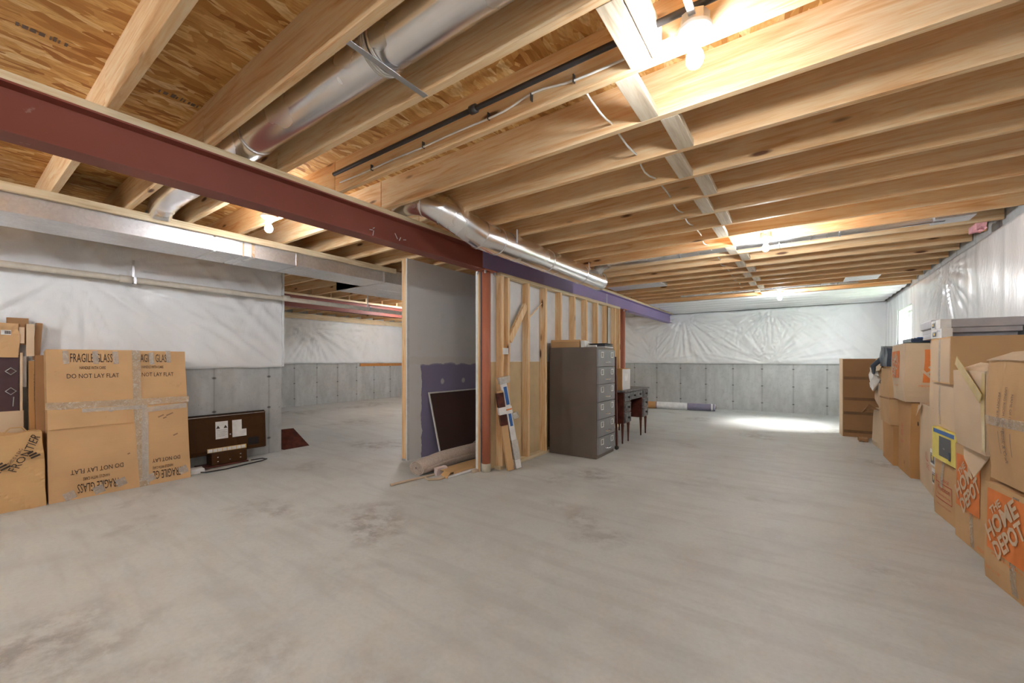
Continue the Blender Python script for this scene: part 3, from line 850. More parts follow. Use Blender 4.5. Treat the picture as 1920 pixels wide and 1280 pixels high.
# R3
c, df, s = carton('cardboard_box', 'small carton with red storage company print under the yellow package', (1.12, 4.45, 0), (.44,.41,.43), R(5), 'card', .008, .012)
strip(.05, .20, FR(s, .02, .34, .004), c, df)
letters('W.', .06, .05, FR(s, .14, .29), c, df, 'redink'); letters('STORAGE', .022, .16, FR(s, -.02, .30), c, df, 'redink')
letters('Wheaton', .04, .22, FR(s, -.01, .235), c, df, 'redink'); letters('World Wide Moving', .022, .22, FR(s, -.01, .18), c, df, 'redink')
for y_, z_, w_, h_ in ((-.0,.145,.28,.006),(-.0,.27,.28,.006),(-.14,.207,.006,.13),(.14,.207,.006,.13)):
    strip(w_, h_, FR(s, y_, z_), c, df, 'printed_border', 'redink', 3)
letters('www.moving.com', .018, .24, FR(s, 0, .10), c, df, 'redink')
# yellow package
c, df, s = carton('product_package', 'yellow retail package with a black electronic device pictured, tilted between cartons', (1.06, 4.39, .45), (.36,.47,.24), R(4), 'yellow', .001, .0, cat='package')
strip(.40, .03, FR(s, 0, .215, .002), c, df, 'blue_band', 'blue'); strip(.22, .15, FR(s, -.03, .11, .002), c, df, 'device_picture', 'dark')
strip(.04, .06, FR(s, -.12, .06, .003), c, df, 'device_label', 'dkblue'); letters('ION', .010, .03, FR(s, -.02, .10, .0035), c, df, 'paper')
# R5
c, df, s = carton('cardboard_box', 'brown taped carton wedged above the yellow package and below the long box', (1.13, 4.45, .695), (.46,.56,.34), R(1), 'card3', .006, .01)
strip(.04, .30, FR(s, .10, .17, .003), c, df, 'tape', 'clear')
# R6
c, df, s = carton('cardboard_box', 'wide brown carton with a taped pale end, under the grey plastic tray', (1.13, 4.46, 1.04), (.50,.50,.345), R(0), 'card', .003, .003)
strip(.05, .33, FR(s, .02, .172, .002), c, df, 'tape', 'clear'); strip(.48, .32, FR(s, 0, .172, .0012), c, df, 'pale_face', 'card3')
# grey tray
g = empty('storage_tray', (1.17, 4.985, 1.395), R(-2), 'grey plastic storage tray with a lid on top of the tall stack', 'storage bin')
MB().box((-.26,-.21,.0),(.22,.23,.012)).box((-.26,-.21,.045),(.22,.23,.085)).box((-.26,-.20,.012),(-.24,.22,.045)).box((-.235,-.15,.012),(.21,.22,.045)).build('bin_body', M['greybin'], g, bevel=.004)
MB().box((-.275,-.225,.085),(.235,.245,.155)).build('lid', M['greybin'], g, bevel=.008)
# small white boxes w sticker
def sticker(root, df, M4, w_, h_):
    rect(w_, h_, M4, 3).build('sticker', M['paper'], root, df=df)
    rect(w_*.8, h_*.62, M4 @ Matrix.Translation((0,-h_*.06,.001)), 3).build('sticker_panel', M['dkblue'], root, df=df)
    mb = MB(); mb.add([M4 @ Vector(p) for p in ((-w_*.22,h_*.1,.002),(w_*.22,h_*.1,.002),(w_*.1,-h_*.2,.002),(-w_*.1,-h_*.2,.002))], [(0,1,2,3)])
    mb.build('sticker_emblem', M['gold'], root, df=df)
    rect(w_*.6, h_*.04, M4 @ Matrix.Translation((0,h_*.18,.002)), 1).build('sticker_line', M['paper'], root, df=df)
c, df, s = carton('small_box', 'small white sticker box in front of the grey tray, lower of two', (.915, 4.60, 1.388), (.06,.24,.072), R(3), 'paper', .001, 0)
sticker(c, df, FR(s, .03, .035), .10, .062); letters('REMODEL', .012, .07, FR(s, -.06, .055), c, df, 'blue')
c, df, s = carton('small_box', 'small white sticker box in front of the grey tray, upper of two', (.918, 4.63, 1.462), (.06,.24,.070), R(1), 'paper', .001, 0)
sticker(c, df, FR(s, .05, .035), .09, .062)
# R4 + R4b
c, df, s = carton('cardboard_box', 'large floor carton with two square stickers and a torn handhold', (1.18, 5.26, 0), (.42,.92,.79), R(-2), 'card3', .008, .008)
sticker(c, df, FR(s, -.21, .36), .15, .14); sticker(c, df, FR(s, -.25, .20), .15, .14)
letters('KILL', .08, .10, FR(s, .0, .33), c, df, 'redink'); letters('OFFICE', .05, .12, FR(s, -.02, .24), c, df, 'redink')
flap(c, None, (-.225,.40,.77),(-.225,.26,.785),(-.25,.28,.70),(-.245,.38,.66), 'card3', 'torn_flap')
MB().lathe([(0,-.004),(.022,-.004),(.022,0)], (-.232,.38,.58), 14, 'X').build('hand_hole', M['tvd'], c)
c, df, s = carton('cardboard_box', 'tall narrow carton behind the sticker boxes, standing on the large floor carton', (1.17, 5.00, .79), (.42,.42,.60), R(0), 'card3', .006, .008)
# R8 / R7
c, df, s = carton('cardboard_box', 'upright carton with red printing under the crushed orange logo box', (1.16, 6.06, 0), (.48,.52,.775), R(2), 'card2', .004, .006)
letters('THE', .05, .09, FR(s, .06, .50), c, df, 'redink'); letters('BOX', .07, .10, FR(s, .06, .43), c, df, 'redink'); letters('Co. Inc', .05, .12, FR(s, .06, .34), c, df, 'redink')
letters('LARGE', .04, .10, SD(s, -.12, .45), c, df, 'redink'); letters('14', .05, .06, FR(s, -.04, .12), c, df, 'inkfade')
c, df, s = carton('moving_box', 'crushed moving box with orange logo on two sides, stacked high in the middle', (1.13, 6.06, .785), (.50,.56,.60), R(1), 'card3', .015, .01)
depot(c, df, SD(s, .05, .37), .33); depot(c, df, FR(s, .06, .38), .30)
letters('MEDIUM BOX', .018, .20, SD(s, -.04, .17), c, df, 'orange'); letters('Moving Box', .018, .20, FR(s, .05, .15), c, df, 'orange')
tr = empty('blue_tray', (1.14, 6.05, 1.40), 0, 'shallow dark blue tray lying on the crushed logo box', 'tray')
MB().box((-.20,-.22,0),(.22,.22,.012)).box((-.20,-.22,.012),(-.185,.22,.04)).box((.205,-.22,.012),(.22,.22,.04)).box((-.185,-.22,.012),(.205,-.205,.04)).box((-.185,.205,.012),(.205,.22,.04)).build('tray_body', M['dkblue'], tr, bevel=.004)
MB().tube([(-.15,-.19,.044),(.15,-.1,.048),(.18,.15,.046),(-.12,.15,.05)], .008, 8).build('rim', M['blue'], tr)
# R10 / R9 / bag
c, df, s = carton('cardboard_box', 'low brown floor carton under the strapped box', (1.12, 6.68, 0), (.50,.60,.455), R(1), 'card2', .004, .006)
c, df, s = carton('cardboard_box', 'strapped brown carton with rounded corners below the dark vinyl bag', (1.11, 6.70, .46), (.52,.56,.66), R(1), 'card', .014, .02)
strip(.52, .02, SD(s, 0, .30, .004), c, df, 'strap', 'cardd'); strip(.58, .02, FR(s, 0, .30, .004), c, df, 'strap', 'cardd')
bg = empty('vinyl_bag', (1.10, 6.68, 1.14), 0, 'dark slate vinyl bag slumped on the strapped carton', 'bag')
MB().gbox((-.27,-.27,0),(.25,.27,.23), 12, lambda p: p+Vector((.02*noise.noise(p*7), .02*noise.noise(p*7+Vector((4,0,0))), .0 if p.z < .01 else .03*noise.noise(p*5)+.05*p.y))).build('bag_body', M['tarp'], bg)
MB().tube([(-.25,.24,.10),(-.33,.30,.0),(-.32,.34,-.10)], [.03,.03,.015], 10).build('bag_strap', M['tarp'], bg)
# R11 heap
c, df, s = carton('cardboard_box', 'crushed slanting carton on the floor beside the tall striped carton', (1.12, 7.50, 0), (.46,.80,.52), R(4), 'card3', .03, .03)
flap(c, None, (-.23,.38,.50),(-.23,.0,.52),(-.33,.05,.60),(-.36,.36,.44), 'cardd')
c, df, s = carton('cardboard_box', 'small crumpled carton, middle one of the crushed heap', (1.10, 7.60, .56), (.40,.46,.34), R(-6), 'card3', .03, .03)
flap(c, None, (-.20,.22,.33),(-.20,-.20,.34),(-.27,-.14,.22),(-.27,.20,.20), 'card3')
c, df, s = carton('cardboard_box', 'pale open carton on top of the crushed heap', (1.12, 7.52, .93), (.42,.44,.30), R(5), 'card', .02, .01)
flap(c, None, (-.21,.22,.31),(-.21,-.22,.31),(-.27,-.20,.14),(-.28,.20,.12), 'card3')
mb = MB().gbox((-.29,.02,-.12),(-.22,.16,.16), 12, lambda p: p+Vector((.05*noise.noise(p*13), .09*noise.noise(p*11+Vector((7,0,0))), .08*noise.noise(p*12+Vector((0,9,0))))))
mb.build('crumpled_paper', M['paper'], c)
# R12 tall carton
c, df, s = carton('wardrobe_box', 'tall dark carton with four horizontal tape bands at the far end of the row', (.86, 8.55, 0), (.62,.30,1.235), R(4), 'cardd', .002, .002)
for zz in (.93,.60,.375,.085): strip(.60, .045, SD(s, 0, zz, .003), c, df, 'tape_band', 'cardd')
for zz in (.93,.60,.375,.085): pass
MB().box((-.318,-.15,0),(-.311,.15,1.24)).build('pale_edge', M['card3'], c)
M['cardd2'] = plain('brown_tape', (.22,.12,.06), .35)
for ch in c.children:
    if ch.name.startswith('tape_band'): ch.data.materials[0] = M['cardd2']
# debris strip between
o = MB().gbox((0,0,0),(.10,.16,.05), 6, lambda p: p+Vector((.02,.02,.02))*noise.noise(p*20)).build('paper_scrap', M['cardd'], loc=(.72, 7.95, 0))
tag(o, 'small brown scrap on the floor by the tall striped carton', 'scrap')

# ================================================================== left cartons
lean = math.atan2(.18, 1.31)
g = empty('mirror_carton', (-5.17, 1.04, 0), 0, 'large flat taped carton printed FRAGILE GLASS leaning on the left wall', 'carton')
g.rotation_euler = (0, -lean, 0)
Wc, Hc, Tc = .98, 1.318, .12
def dfc(p):
    return Vector(p)+Vector((.008*noise.noise(Vector(p)*2.5), .004*noise.noise(Vector(p)*2+Vector((3,0,0))), .004*noise.noise(Vector(p)*3)*min(1, max(0, p.z)/.1)))
MB().gbox((-Tc,-Wc/2,0),(0,Wc/2,Hc), 14, dfc).build('carton_body', M['card'], g)
MB().gbox((0,-Wc/2,.62),(.010,.07,Hc+.004), 10, dfc).build('overlapping_sleeve', M['card'], g)
LF = lambda y, z, o=.003, rot=0: frame((o, y, z), (0,1,0), (0,0,1), rot)
def L_(s_, h, wd, y, z, o=.003, rot=0, mat='ink'): letters(s_, h, wd, LF(y, z, o, rot), g, dfc, mat)
L_('FRAGILE GLASS', .080, .275, -.21, 1.245, .013); L_('HANDLE WITH CARE', .028, .17, -.205, 1.155, .013); L_('DO NOT LAY FLAT', .040, .34, -.20, 1.08, .013)
L_('RAGILE GLASS', .080, .245, .23, 1.245); L_('HANDLE WITH CARE', .028, .17, .22, 1.155); L_('NOT LAY FLAT', .040, .25, .26, 1.08)
P_ = math.pi
L_('DO NOT LAY FLAT', .040, .34, -.19, .235, .004, P_); L_('HANDLE WITH CARE', .028, .17, -.20, .165, .004, P_); L_('FRAGILE GLASS', .080, .265, -.19, .085, .004, P_)
L_('DO NOT LAY', .038, .22, .30, .225, .004, P_); L_('HANDLE WITH CARE', .028, .16, .27, .155, .004, P_); L_('FRAGILE GL', .080, .22, .30, .085, .004, P_)
def stripc(w_, h_, y, z, o=.006, rot=0, mat='tape', name='tape'):
    m4 = LF(y, z, o, rot)
    def dd(p):
        return dfc(p)+Vector((.003*noise.noise(Vector(p)*22), 0, .004*noise.noise(Vector(p)*9)))
    rect(w_, h_, m4, 26).build(name, M[mat], g, df=dd)
stripc(1.0, .062, 0, .815, .015, -.01); stripc(.60, .05, .18, .735, .009, .04, 'clear'); stripc(.45, .035, -.06, .765, .017, .0, 'clear')
stripc(.062, .70, .095, .97, .013, .0); stripc(.075, .74, .115, .37, .006, .03); stripc(.05, .66, .14, .38, .008, -.02, 'clear')
for y_, z_ in ((-.375,1.25),(-.187,1.25),(-.052,1.25),(.21,1.24),(.345,1.26)): stripc(.038, .12, y_, z_, .017, .05, 'clear', 'tape_patch')
for y_, z_ in ((-.37,.04),(-.19,.05),(-.04,.08),(.17,.07),(.43,.09)): stripc(.07, .07, y_, z_, .007, .3, 'clear', 'tape_patch')
sm = plain('scuff', (.30,.18,.10), .7)
for y_, z_, w_ in ((.27,.66,.05),(.34,.67,.06),(.30,.64,.03),(-.22,1.0,.02),(.38,.46,.04),(-.11,.66,.03),(.02,.33,.02)):
    rect(w_, .012, LF(y_, z_, .005, .4), 2).build('scuff_mark', sm, g, df=dfc)
# cartons behind it
for k, (yy, xx, hh_, wd, mt, lb) in enumerate(((.50,-5.295,1.27,.5,'cardd','dark brown flat carton right behind the big taped carton'), (.47,-5.375,1.22,.45,'card2','second flat carton deeper behind the big taped carton'), (.53,-5.465,.78,.34,'cardd','low flat carton at the back beside the tall opened package'))):
    h = empty('flat_carton', (xx, yy+wd/2, 0), 0, lb, 'carton'); h.rotation_euler = (0, -lean, 0)
    MB().gbox((-.066,-wd/2,0),(.0,wd/2,hh_), 8, lambda p: p+Vector((.004,.004,0))*noise.noise(p*5)).build('carton_body', M[mt], h)
    text_mb('GLASS', .045, .24, frame((-.03, -wd/2-.003, hh_-.28), (0,0,-1), (1,0,0))).build('lettering', M['ink'], h)
# tall opened package
tpk = empty('opened_package', (-5.535, .37, 0), R(0), 'tall torn cardboard package holding a dark boxed item, behind the paper bag', 'package')
MB().box((-.05,-.09,0),(.045,.07,.78)).build('lower_sleeve', M['card3'], tpk)
MB().box((-.04,-.06,.78),(.03,.045,1.26)).build('boxed_item', plain('plum_plastic', (.085,.045,.05), .2), tpk)
mb = MB(); mb.tube([(.035,-.03,.95),(.04,0,.98),(.035,.03,.95),(.04,0,.92),(.035,-.03,.95)], .004, 6).tube([(.035,-.03,1.12),(.04,0,1.15),(.035,.03,1.12),(.04,0,1.09),(.035,-.03,1.12)], .004, 6).tube([(.034,.012,.82),(.036,.016,.90)], .004, 6)
mb.build('scroll_trim', M['steel'], tpk)
MB().box((-.05,-.105,.78),(.045,-.065,1.27), Matrix.Rotation(R(2), 4, 'X')).box((-.04,.05,.75),(.035,.065,1.28)).build('side_sleeve', M['card3'], tpk)
MB().gbox((-.05,-.075,1.24),(.05,.045,1.53), 6, lambda p: p+Vector((.01,.012,.006))*noise.noise(p*12)).build('upper_sleeve', M['card'], tpk)
MB().box((-.05,-.02,1.35),(.02,.10,1.58)).box((.0,.06,1.22),(.02,.10,1.55), Matrix.Rotation(R(-3), 4, 'X')).build('torn_flap', M['cardd'], tpk)
MB().box((.0,.045,1.36),(.045,.075,1.50)).box((.02,.085,1.25),(.05,.13,1.53)).build('torn_flap', M['card3'], tpk)
MB().box((.055,-.055,1.43),(.058,.0,1.47)).build('barcode_label', M['paper'], tpk)
mb = MB()
for k in range(7): mb.box((.0585,-.035+.005*k,1.437),(.0595,-.0325+.005*k+.001*(k % 2),1.463))
mb.build('barcode', M['ink'], tpk)
MB().box((-.05,.03,.98),(-.01,.09,1.25)).build('white_foam', M['white'], tpk)
# paper bag
bag = empty('paper_bag', (-5.33, .22, 0), 0, 'large crumpled kraft paper bag printed FRONTIER at the far left edge', 'paper bag')
def dfb(p):
    p = Vector(p); t = max(0, p.z/.62)
    k = 1-.10*t
    rid = max(0, 1-abs(noise.noise(Vector((p.y*3.5+p.z*2.5, p.x*3, p.z*2))))*3)*.018
    return Vector((p.x*(1-.45*t)+.02*noise.noise(p*4)+rid*(1 if p.x > 0 else -1), (p.y-.1)*k+.1+.015*noise.noise(p*5+Vector((9,0,0))), p.z*(1+.06*noise.noise(p*3))+.02*noise.noise(Vector((p.x*9, p.y*9, 0)))*t))
MB().gbox((-.13,-.42,0),(.16,.32,.62), 26, dfb).build('bag_body', M['kraft'], bag)
for (yy, zz, h, wd, tx, rt) in ((.215,.46,.055,.30,'FRONTIER',R(62)), (-.02,.20,.07,.34,'FRONTIER',R(62)), (.155,.44,.022,.13,'THIS IS A BAG',R(62))):
    text_mb(tx, h, wd, frame((.175, yy, zz), (0,1,0), (0,0,1), rt)).build('lettering', M['ink'], bag, df=dfb)
for (yy, zz) in ((.27,.42),(.11,.36),(.05,.13)):
    mb = MB()
    for q in range(3): mb.box((.175,-.03,-.006+.022*q),(.177,.03-.012*q,.008+.022*q), Matrix.Translation((0,yy,zz)) @ Matrix.Rotation(R(30), 4, 'X'))
    mb.build('printed_emblem', M['ink'], bag, df=dfb)
MB().tube([(.05,.10,.62),(.06,.13,.66),(.06,.19,.66),(.05,.22,.62)], .006, 6).build('bag_handle', M['kraft'], bag)

# television seen from the back
tv = empty('television', (-5.52, 1.90, 0), 0, 'flat television seen from behind with white labels, standing by the left wall', 'television')
tv.rotation_euler = (0, R(-3), 0)
mb = MB(); mb.box((-.035,-.52,.13),(.02,.51,.575)); mb.box((.02,-.40,.17),(.045,.18,.545)); mb.box((.02,.18,.17),(.032,.47,.53))
mb.build('back_cover', M['tv'], tv, bevel=.008)
MB().box((-.05,-.53,.12),(-.03,.52,.585)).build('screen_bezel', M['tvd'], tv, bevel=.004)
MB().box((.0,-.52,.560),(.022,.50,.566)).build('edge_highlight', M['steel'], tv)
MB().box((-.06,-.10,.015),(.10,.26,.15)).build('stand_neck', M['tv'], tv, bevel=.006)
MB().box((-.12,-.20,0),(.14,.26,.015)).build('stand_base', M['mahog'], tv, bevel=.004)
MB().box((.045,-.125,.155),(.06,.27,.20)).build('connector_strip', M['gold'], tv)
mb = MB()
for k in range(8): mb.box((.06,-.12+.048*k,.16),(.063,-.08+.048*k,.195))
mb.build('connector_label', M['paper'], tv)
mb = MB(); mb.box((.0455,-.04,.30),(.047,.085,.50)); mb.build('warning_label', M['paper'], tv)
mb = MB(); mb.box((.0455,.13,.30),(.047,.23,.50)).box((.0455,.23,.30),(.047,.28,.385)); mb.build('rating_label', M['paper'], tv)
mb = MB()
for yy in (-.015,.06): mb.add([(.0478,yy-.02,.42),(.0478,yy+.02,.42),(.0478,yy,.455)], [(0,1,2)])
for k in range(6): mb.box((.0472,-.03,.40-.014*k),(.0478,.075-.02*(k % 2),.402-.014*k))
mb.build('printed_symbols', M['ink'], tv)
MB().lathe([(0,.048),(.008,.048),(.008,.04)], (0,.108,.34), 10, 'X').build('screw', M['steel'], tv)
mb = MB()
for yy, zz in ((-.04,.10),(-.04,.05),(.08,.055),(.19,.10),(.19,.06)): mb.lathe([(0,.103),(.008,.103),(.008,.09)], (0,yy,zz), 10, 'X')
mb.build('stand_screw', M['chrome'], tv)
MB().box((.032,.30,.18),(.036,.42,.27)).build('vent_grille', M['tvd'], tv)
o = MB().tube([(.14,-.24,.01),(.20,-.30,.008),(.30,-.22,.008),(.32,-.05,.008),(.27,.20,.008),(.24,.36,.008),(.19,.44,.008),(.12,.42,.008),(.10,.30,.008)], .007, 8).build('power_cord', M['iron'], loc=(-5.52, 1.90, 0))
tag(o, 'dark power cord looping on the floor in front of the television', 'cord')
o = MB().gbox((0,0,0),(.10,.12,.05), 5, lambda p: p+Vector((.01,.01,.01))*noise.noise(p*18)).build('plug_adapter', M['paper'], loc=(-5.36, 1.56, 0))
tag(o, 'white plug adapter on the floor between big carton and television', 'plug')
# dark thing behind the wall corner
o = MB().add([(0,0,0),(.45,0,0),(.45,.35,0),(0,.35,0),(.05,.02,.22),(.10,.3,.22)], [(0,3,2,1),(0,1,4),(1,2,5,4),(2,3,5),(3,0,4,5)]).build('folded_tarp', M['mahog'], loc=(-6.15, 2.72, 0))
tag(o, 'dark brown folded tarp heap peeking past the left wall corner', 'tarp')
# orange board at far wall ledge
o = MB().box((0,0,0),(.03,1.55,.085)).build('ledge_board', M['orange_wood'], loc=(XF, 7.35, 1.025))
tag(o, 'short orange wooden board on the far left concrete wall below the plastic', 'board')

# ================================================================== middle: filing cabinet
fc = empty('filing_cabinet', (-2.355, 4.94, 0), 0, 'tall grey-brown six drawer metal filing cabinet against the stud wall', 'cabinet')
MB().box((-.335,-.28,.0),(.325,.28,1.376)).build('cabinet_body', M['cab_side'], fc, bevel=.006)
dh = 1.30/6
for k in range(6):
    z0 = .05+dh*k
    d_ = MB().box((.325,-.272,z0),(.345,.272,z0+dh-.008)).build('drawer', M['cab_front'], fc, bevel=.003)
    for sy in (-.155, .165):
        mb = MB()
        w_, h_ = .042, .036; zc = z0+dh*.68
        mb.box((.345,sy-w_,zc-h_),(.351,sy+w_,zc-h_+.009)).box((.345,sy-w_,zc+h_-.009),(.351,sy+w_,zc+h_)).box((.345,sy-w_,zc-h_),(.351,sy-w_+.012,zc+h_)).box((.345,sy+w_-.012,zc-h_),(.351,sy+w_,zc+h_))
        mb.build('label_holder', M['paper'], d_)
    MB().tube([(.345,-.04,z0+.055),(.375,-.035,z0+.055),(.380,0,z0+.055),(.375,.055,z0+.055),(.345,.06,z0+.055)], .009, 8).build('handle', M['chrome'], d_)
# things on the cabinet
c, df, s = carton('cardboard_box', 'shallow brown carton on the filing cabinet beside the wall', (-2.50, 4.86, 1.376), (.40,.28,.10), R(3), 'card', .003, .003)
flap(c, None, (-.20,-.14,.10),(.20,-.14,.10),(.20,-.15,.075),(-.20,-.15,.07), 'card')
c, df, s = carton('paper_stack', 'bundle of white papers and a small white carton on the cabinet', (-2.265, 4.84, 1.376), (.05,.20,.085), R(8), 'paper', .004, .0, cat='papers')
fo = empty('folder_stack', (-2.13, 5.03, 1.376), R(4), 'dark folders stacked flat at the front edge of the filing cabinet', 'folders')
for k in range(3): MB().box((-.12+.01*k,-.17,.0+.014*k),(.11,.17-.01*k,.011+.014*k)).build('folder', M['dark'] if k != 0 else M['paper'], fo)
MB().box((-.10,-.20,.042),(.13,.10,.050)).build('folder', M['tvd'], fo)
ob = MB().tube([(0,0,0),(.12,-.02,.0)], .012, 10).build('marker_pen', M['white'], loc=(-2.16, 4.70, 1.388))
tag(ob, 'small white tube at the near edge of the cabinet top', 'tube')

# leaning bed rail
br = empty('bed_rail', (-2.03, 5.33, 0), 0, 'long dark metal rail leaning on the far side of the filing cabinet', 'rail')
MB().box((-.012,-.010,.03),(.012,.012,1.26), Matrix.Rotation(R(2), 4, 'X')).build('rail', M['mahog'], br)
MB().lathe([(0,-.012),(.028,-.012),(.028,.012),(0,.012)], (.0,0,.029), 16, 'Y').build('caster', M['iron'], br)

# vanity desk
dz = empty('writing_desk', (-2.33, 6.29, 0), 0, 'old kneehole desk with worn grey drawer fronts and slim dark legs', 'desk')
MB().box((-.27,-.58,.745),(.28,.58,.768)).build('desktop', M['desk'], dz, bevel=.004)
for sy in (-1, 1):
    y0_, y1_ = sorted((sy*.27, sy*.56))
    MB().box((-.25,y0_,.29),(.25,y1_,.745)).build('pedestal', M['mahog'], dz, bevel=.003)
    for k, (za, zb) in enumerate(((.30,.45),(.455,.60),(.61,.735))):
        d_ = MB().box((.25,y0_+.015,za+.005),(.268,y1_-.015,zb-.005)).build('drawer', M['desk'], dz, bevel=.004)
        if k < 2: MB().tube([(.269,y0_+.035,za+.02),(.269,y1_-.035,za+.02),(.269,y1_-.035,zb-.02),(.269,y0_+.035,zb-.02),(.269,y0_+.035,za+.02)], .0035, 5).build('bead_moulding', M['mahog'], d_)
        MB().lathe([(.012,.268),(.010,.278),(.02,.286),(.018,.294),(0,.297)], (0,(y0_+y1_)/2,(za+zb)/2), 14, 'X').build('knob', M['iron'], d_)
    for yy in (y0_+.025, y1_-.025):
        for xx in (-.225, .225):
            MB().lathe([(0,0),(.010,0),(.013,.02),(.011,.03),(.020,.24),(.024,.27),(.02,.29)], (xx, yy, 0), 10).build('leg', M['mahog'], dz)
d_ = MB().box((.235,-.265,.62),(.262,.265,.735)).build('drawer', M['desk'], dz, bevel=.004)
for yy in (-.13, .13): MB().lathe([(.010,.262),(.010,.275),(.018,.283),(0,.290)], (0,yy,.68), 14, 'X').build('knob', M['iron'], d_)
MB().box((-.24,-.27,.30),(-.225,.27,.745)).build('modesty_panel', M['mahog'], dz)
c, df, s = carton('cardboard_box', 'carton with a white label standing on the old desk', (-2.36, 6.04, .768), (.42,.34,.32), 0, 'card2', .004, .008)
rect(.12, .11, frame((s[0]/2+.004, -.02, .19), (0,1,0), (0,0,1)), 4).build('shipping_label', M['paper'], c, df=df)
rect(.33, .31, frame((s[0]/2+.0025, 0, .155), (0,1,0), (0,0,1)), 4).build('pale_face', M['dry'], c, df=df)

# ---- long packages leaning on the stud wall
def leaning(name, a, b, w_, t_, mat, label, cat='package'):
    a, b = Vector(a), Vector(b); d = b-a; L_n = d.length
    root = empty(name, a, 0, label, cat); root.rotation_euler = d.to_track_quat('Z', 'Y').to_euler()
    MB().box((-t_/2,-w_/2,0),(t_/2,w_/2,L_n)).build('package_body', M[mat], root, bevel=.004)
    return root, L_n
pk, ln = leaning('long_package', (-2.56, 3.74, .02), (-2.66, 3.58, 1.02), .065, .05, 'rubberwhite', 'long white and blue package leaning on the stud wall')
for za, zb, mt, w_ in ((.10,.32,'clear',.07),(.48,.62,'blue',.030),(.72,.92,'blue',.034),(.62,.70,'paper',.074)):
    MB().box((-.028,-w_/2,za),(.029,w_/2+.002,zb)).build('printed_band', M[mt], pk)
MB().box((.0,-.036,.66),(.031,.036,.675)).build('red_band', M['orange'], pk)
MB().gbox((-.04,-.05,ln-.06),(.04,.06,ln+.01), 5, lambda p: p+Vector((.015,.015,.01))*noise.noise(p*22)).build('plastic_wrap', M['clear'], pk)
MB().gbox((.0,.03,.55),(.04,.10,.62), 4, lambda p: p+Vector((.015,.015,.01))*noise.noise(p*22)).build('plastic_knot', M['clear'], pk)
pk, ln = leaning('long_package', (-2.60, 3.645, .01), (-2.672, 3.535, .88), .075, .05, 'card', 'long brown cardboard package behind the white one')
MB().box((-.026,-.039,.50),(.027,.039,.86)).build('printed_sleeve', M['mahog'], pk)
MB().box((-.027,-.041,.62),(.028,.041,.70)).build('pale_label', M['paper'], pk)

# ---- things in front of the hallway
cr = empty('carpet_roll', (-3.30, 2.92, 0), R(-1), 'rolled beige carpet lying on the floor with its spiral end toward the camera', 'carpet roll')
def dcr(p):
    p = Vector(p); q = max(0, 1-p.y/.35)
    return Vector((p.x*(1+.16*q)+.01*noise.noise(p*3), p.y, max(.002, p.z*(1-.26*q))))
def spiral(r0, r1, turns, n, off):
    out = []
    for i in range(n+1):
        a = -1.2+turns*2*math.pi*i/n; r_ = r0+(r1-r0)*i/n+off
        out.append((math.cos(a)*r_, .105+math.sin(a)*r_))
    return out
NS = 110; A_ = spiral(.014, .096, 4.2, NS, -.0065); B_ = spiral(.014, .096, 4.2, NS, .0065)
mb = MB(); vs_ = []; ny_ = 16
for j_ in range(ny_+1):
    y_ = 2.7*(j_/ny_)**1.6
    for (x_, z_) in A_: vs_.append((x_, y_+.012*noise.noise(Vector((x_*20, z_*20, 0)))*(j_ == 0), z_))
    for (x_, z_) in B_: vs_.append((x_, y_, z_))
st_ = 2*(NS+1); fs = []
for j_ in range(ny_):
    a = j_*st_; b = a+st_
    for i_ in range(NS):
        fs.append((b+i_, b+i_+1, a+i_+1, a+i_))
        o2 = NS+1; fs.append((a+o2+i_, a+o2+i_+1, b+o2+i_+1, b+o2+i_))
    fs.append((a+NS, b+NS, b+2*NS+1, a+2*NS+1))
mb.add(vs_, fs, True)
mb.add(vs_[:st_], [(i_, i_+1, NS+2+i_, NS+1+i_) for i_ in range(NS)])
mb.build('roll_body', M['carpet'], cr, df=dcr)
mb = MB(); ring(mb, (0,1.0,.105), 'Y', .104, .03, .004, 28); mb.build('wrap_edge', M['carpet'], cr)
ss = MB().tube([(-.08,-.50,.012),(-.03,-.2,.013),(.0,.0,.012)], .012, 10).build('wood_stick', M['stick'], loc=(-3.145, 3.03, 0))
tag(ss, 'bare wooden stick lying in front of the carpet roll', 'stick')
fb = empty('flattened_box', (-3.03, 3.28, .004), R(-2), 'open flattened brown carton lying beside the carpet roll', 'carton')
MB().box((-.11,-.20,.045),(.09,.50,.049)).box((-.11,-.18,.0),(.09,.50,.004)).box((-.01,-.16,.004),(-.006,.50,.045)).box((.086,-.16,.004),(.09,.5,.045)).box((-.11,-.18,.004),(-.106,.5,.045)).build('carton_body', M['kraft'], fb)
flap(fb, None, (-.01,-.20,.049),(.09,-.20,.049),(.11,-.28,.005),(.0,-.26,.02), 'kraft')
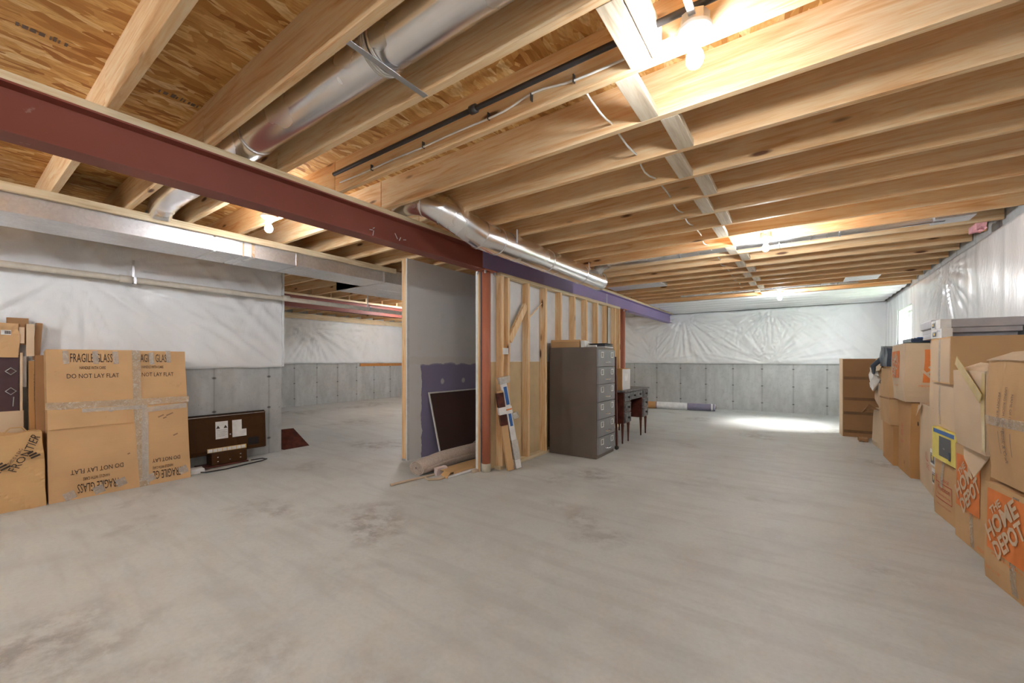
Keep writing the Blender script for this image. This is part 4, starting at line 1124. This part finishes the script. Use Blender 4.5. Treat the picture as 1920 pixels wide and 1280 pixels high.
MB().gbox((-.13,-.24,.0),(-.07,-.10,.07), 5, lambda p: p+Vector((.012,.012,.012))*noise.noise(p*16)).build('paper_wad', plain('pinkish_paper', (.72,.60,.58), .8), fb)
st = empty('foam_strips', (-2.975, 3.24, 0), R(-2), 'grey foam pipe strips bent on the floor in front of the flattened carton', 'foam strips')
MB().tube([(.03,.32,.012),(.0,.0,.012),(-.0,-.30,.012),(-.06,-.38,.014),(-.13,-.36,.014)], .013, 10).build('strip', M['stick'], st)
MB().tube([(.06,.30,.013),(.04,.0,.013),(.035,-.22,.013)], .014, 10).build('strip', M['dry'], st)
MB().tube([(.025,.16,.016),(.03,-.02,.017)], .017, 10).build('plastic_sleeve', M['clear'], st)
MB().box((.07,.10,.0),(.11,.22,.03)).build('wood_offcut', M['stick'], st)
# leaning insect screen
sc_ = empty('window_screen', (-3.615, 3.59, .0), 0, 'dark window screen in a thin white frame leaning on the violet drywall', 'window screen')
sc_.rotation_euler = (0, R(-15), 0)
Hs, Ws = .835, 1.30
mb = MB().box((-.006,0,0),(.006,Ws,.018)).box((-.006,0,Hs-.018),(.006,Ws,Hs)).box((-.006,0,.018),(.006,.018,Hs-.018)).box((-.006,Ws-.018,.018),(.006,Ws,Hs-.018))
mb.build('screen_frame', M['white'], sc_)
MB().box((-.001,.018,.018),(.001,Ws-.018,Hs-.018)).build('screen_mesh', M['screen'], sc_)
# rolls by the back wall
rl = empty('vinyl_roll', (-3.15, 10.42, 0), R(9), 'long violet-grey wrapped roll with a white band on the floor by the back wall', 'roll')
MB().tube([(0,0,.085),(1.52,0,.085)], .085, 24).build('roll_body', M['violetroll'], rl)
MB().tube([(.22,0,.085),(.92,0,.085)], .088, 24).build('white_band', M['rubberwhite'], rl)
MB().tube([(1.44,0,.085),(1.53,0,.085)], [.088,.080], 24).build('end_wrap', M['rubberwhite'], rl)
MB().tube([(.0,0,.085),(.20,0,.085)], .088, 24).build('brown_end', M['card2'], rl)
MB().lathe([(0,1.545),(.04,1.545),(.04,1.50)], (0,0,.085), 16, 'X').build('core', M['mahog'], rl)
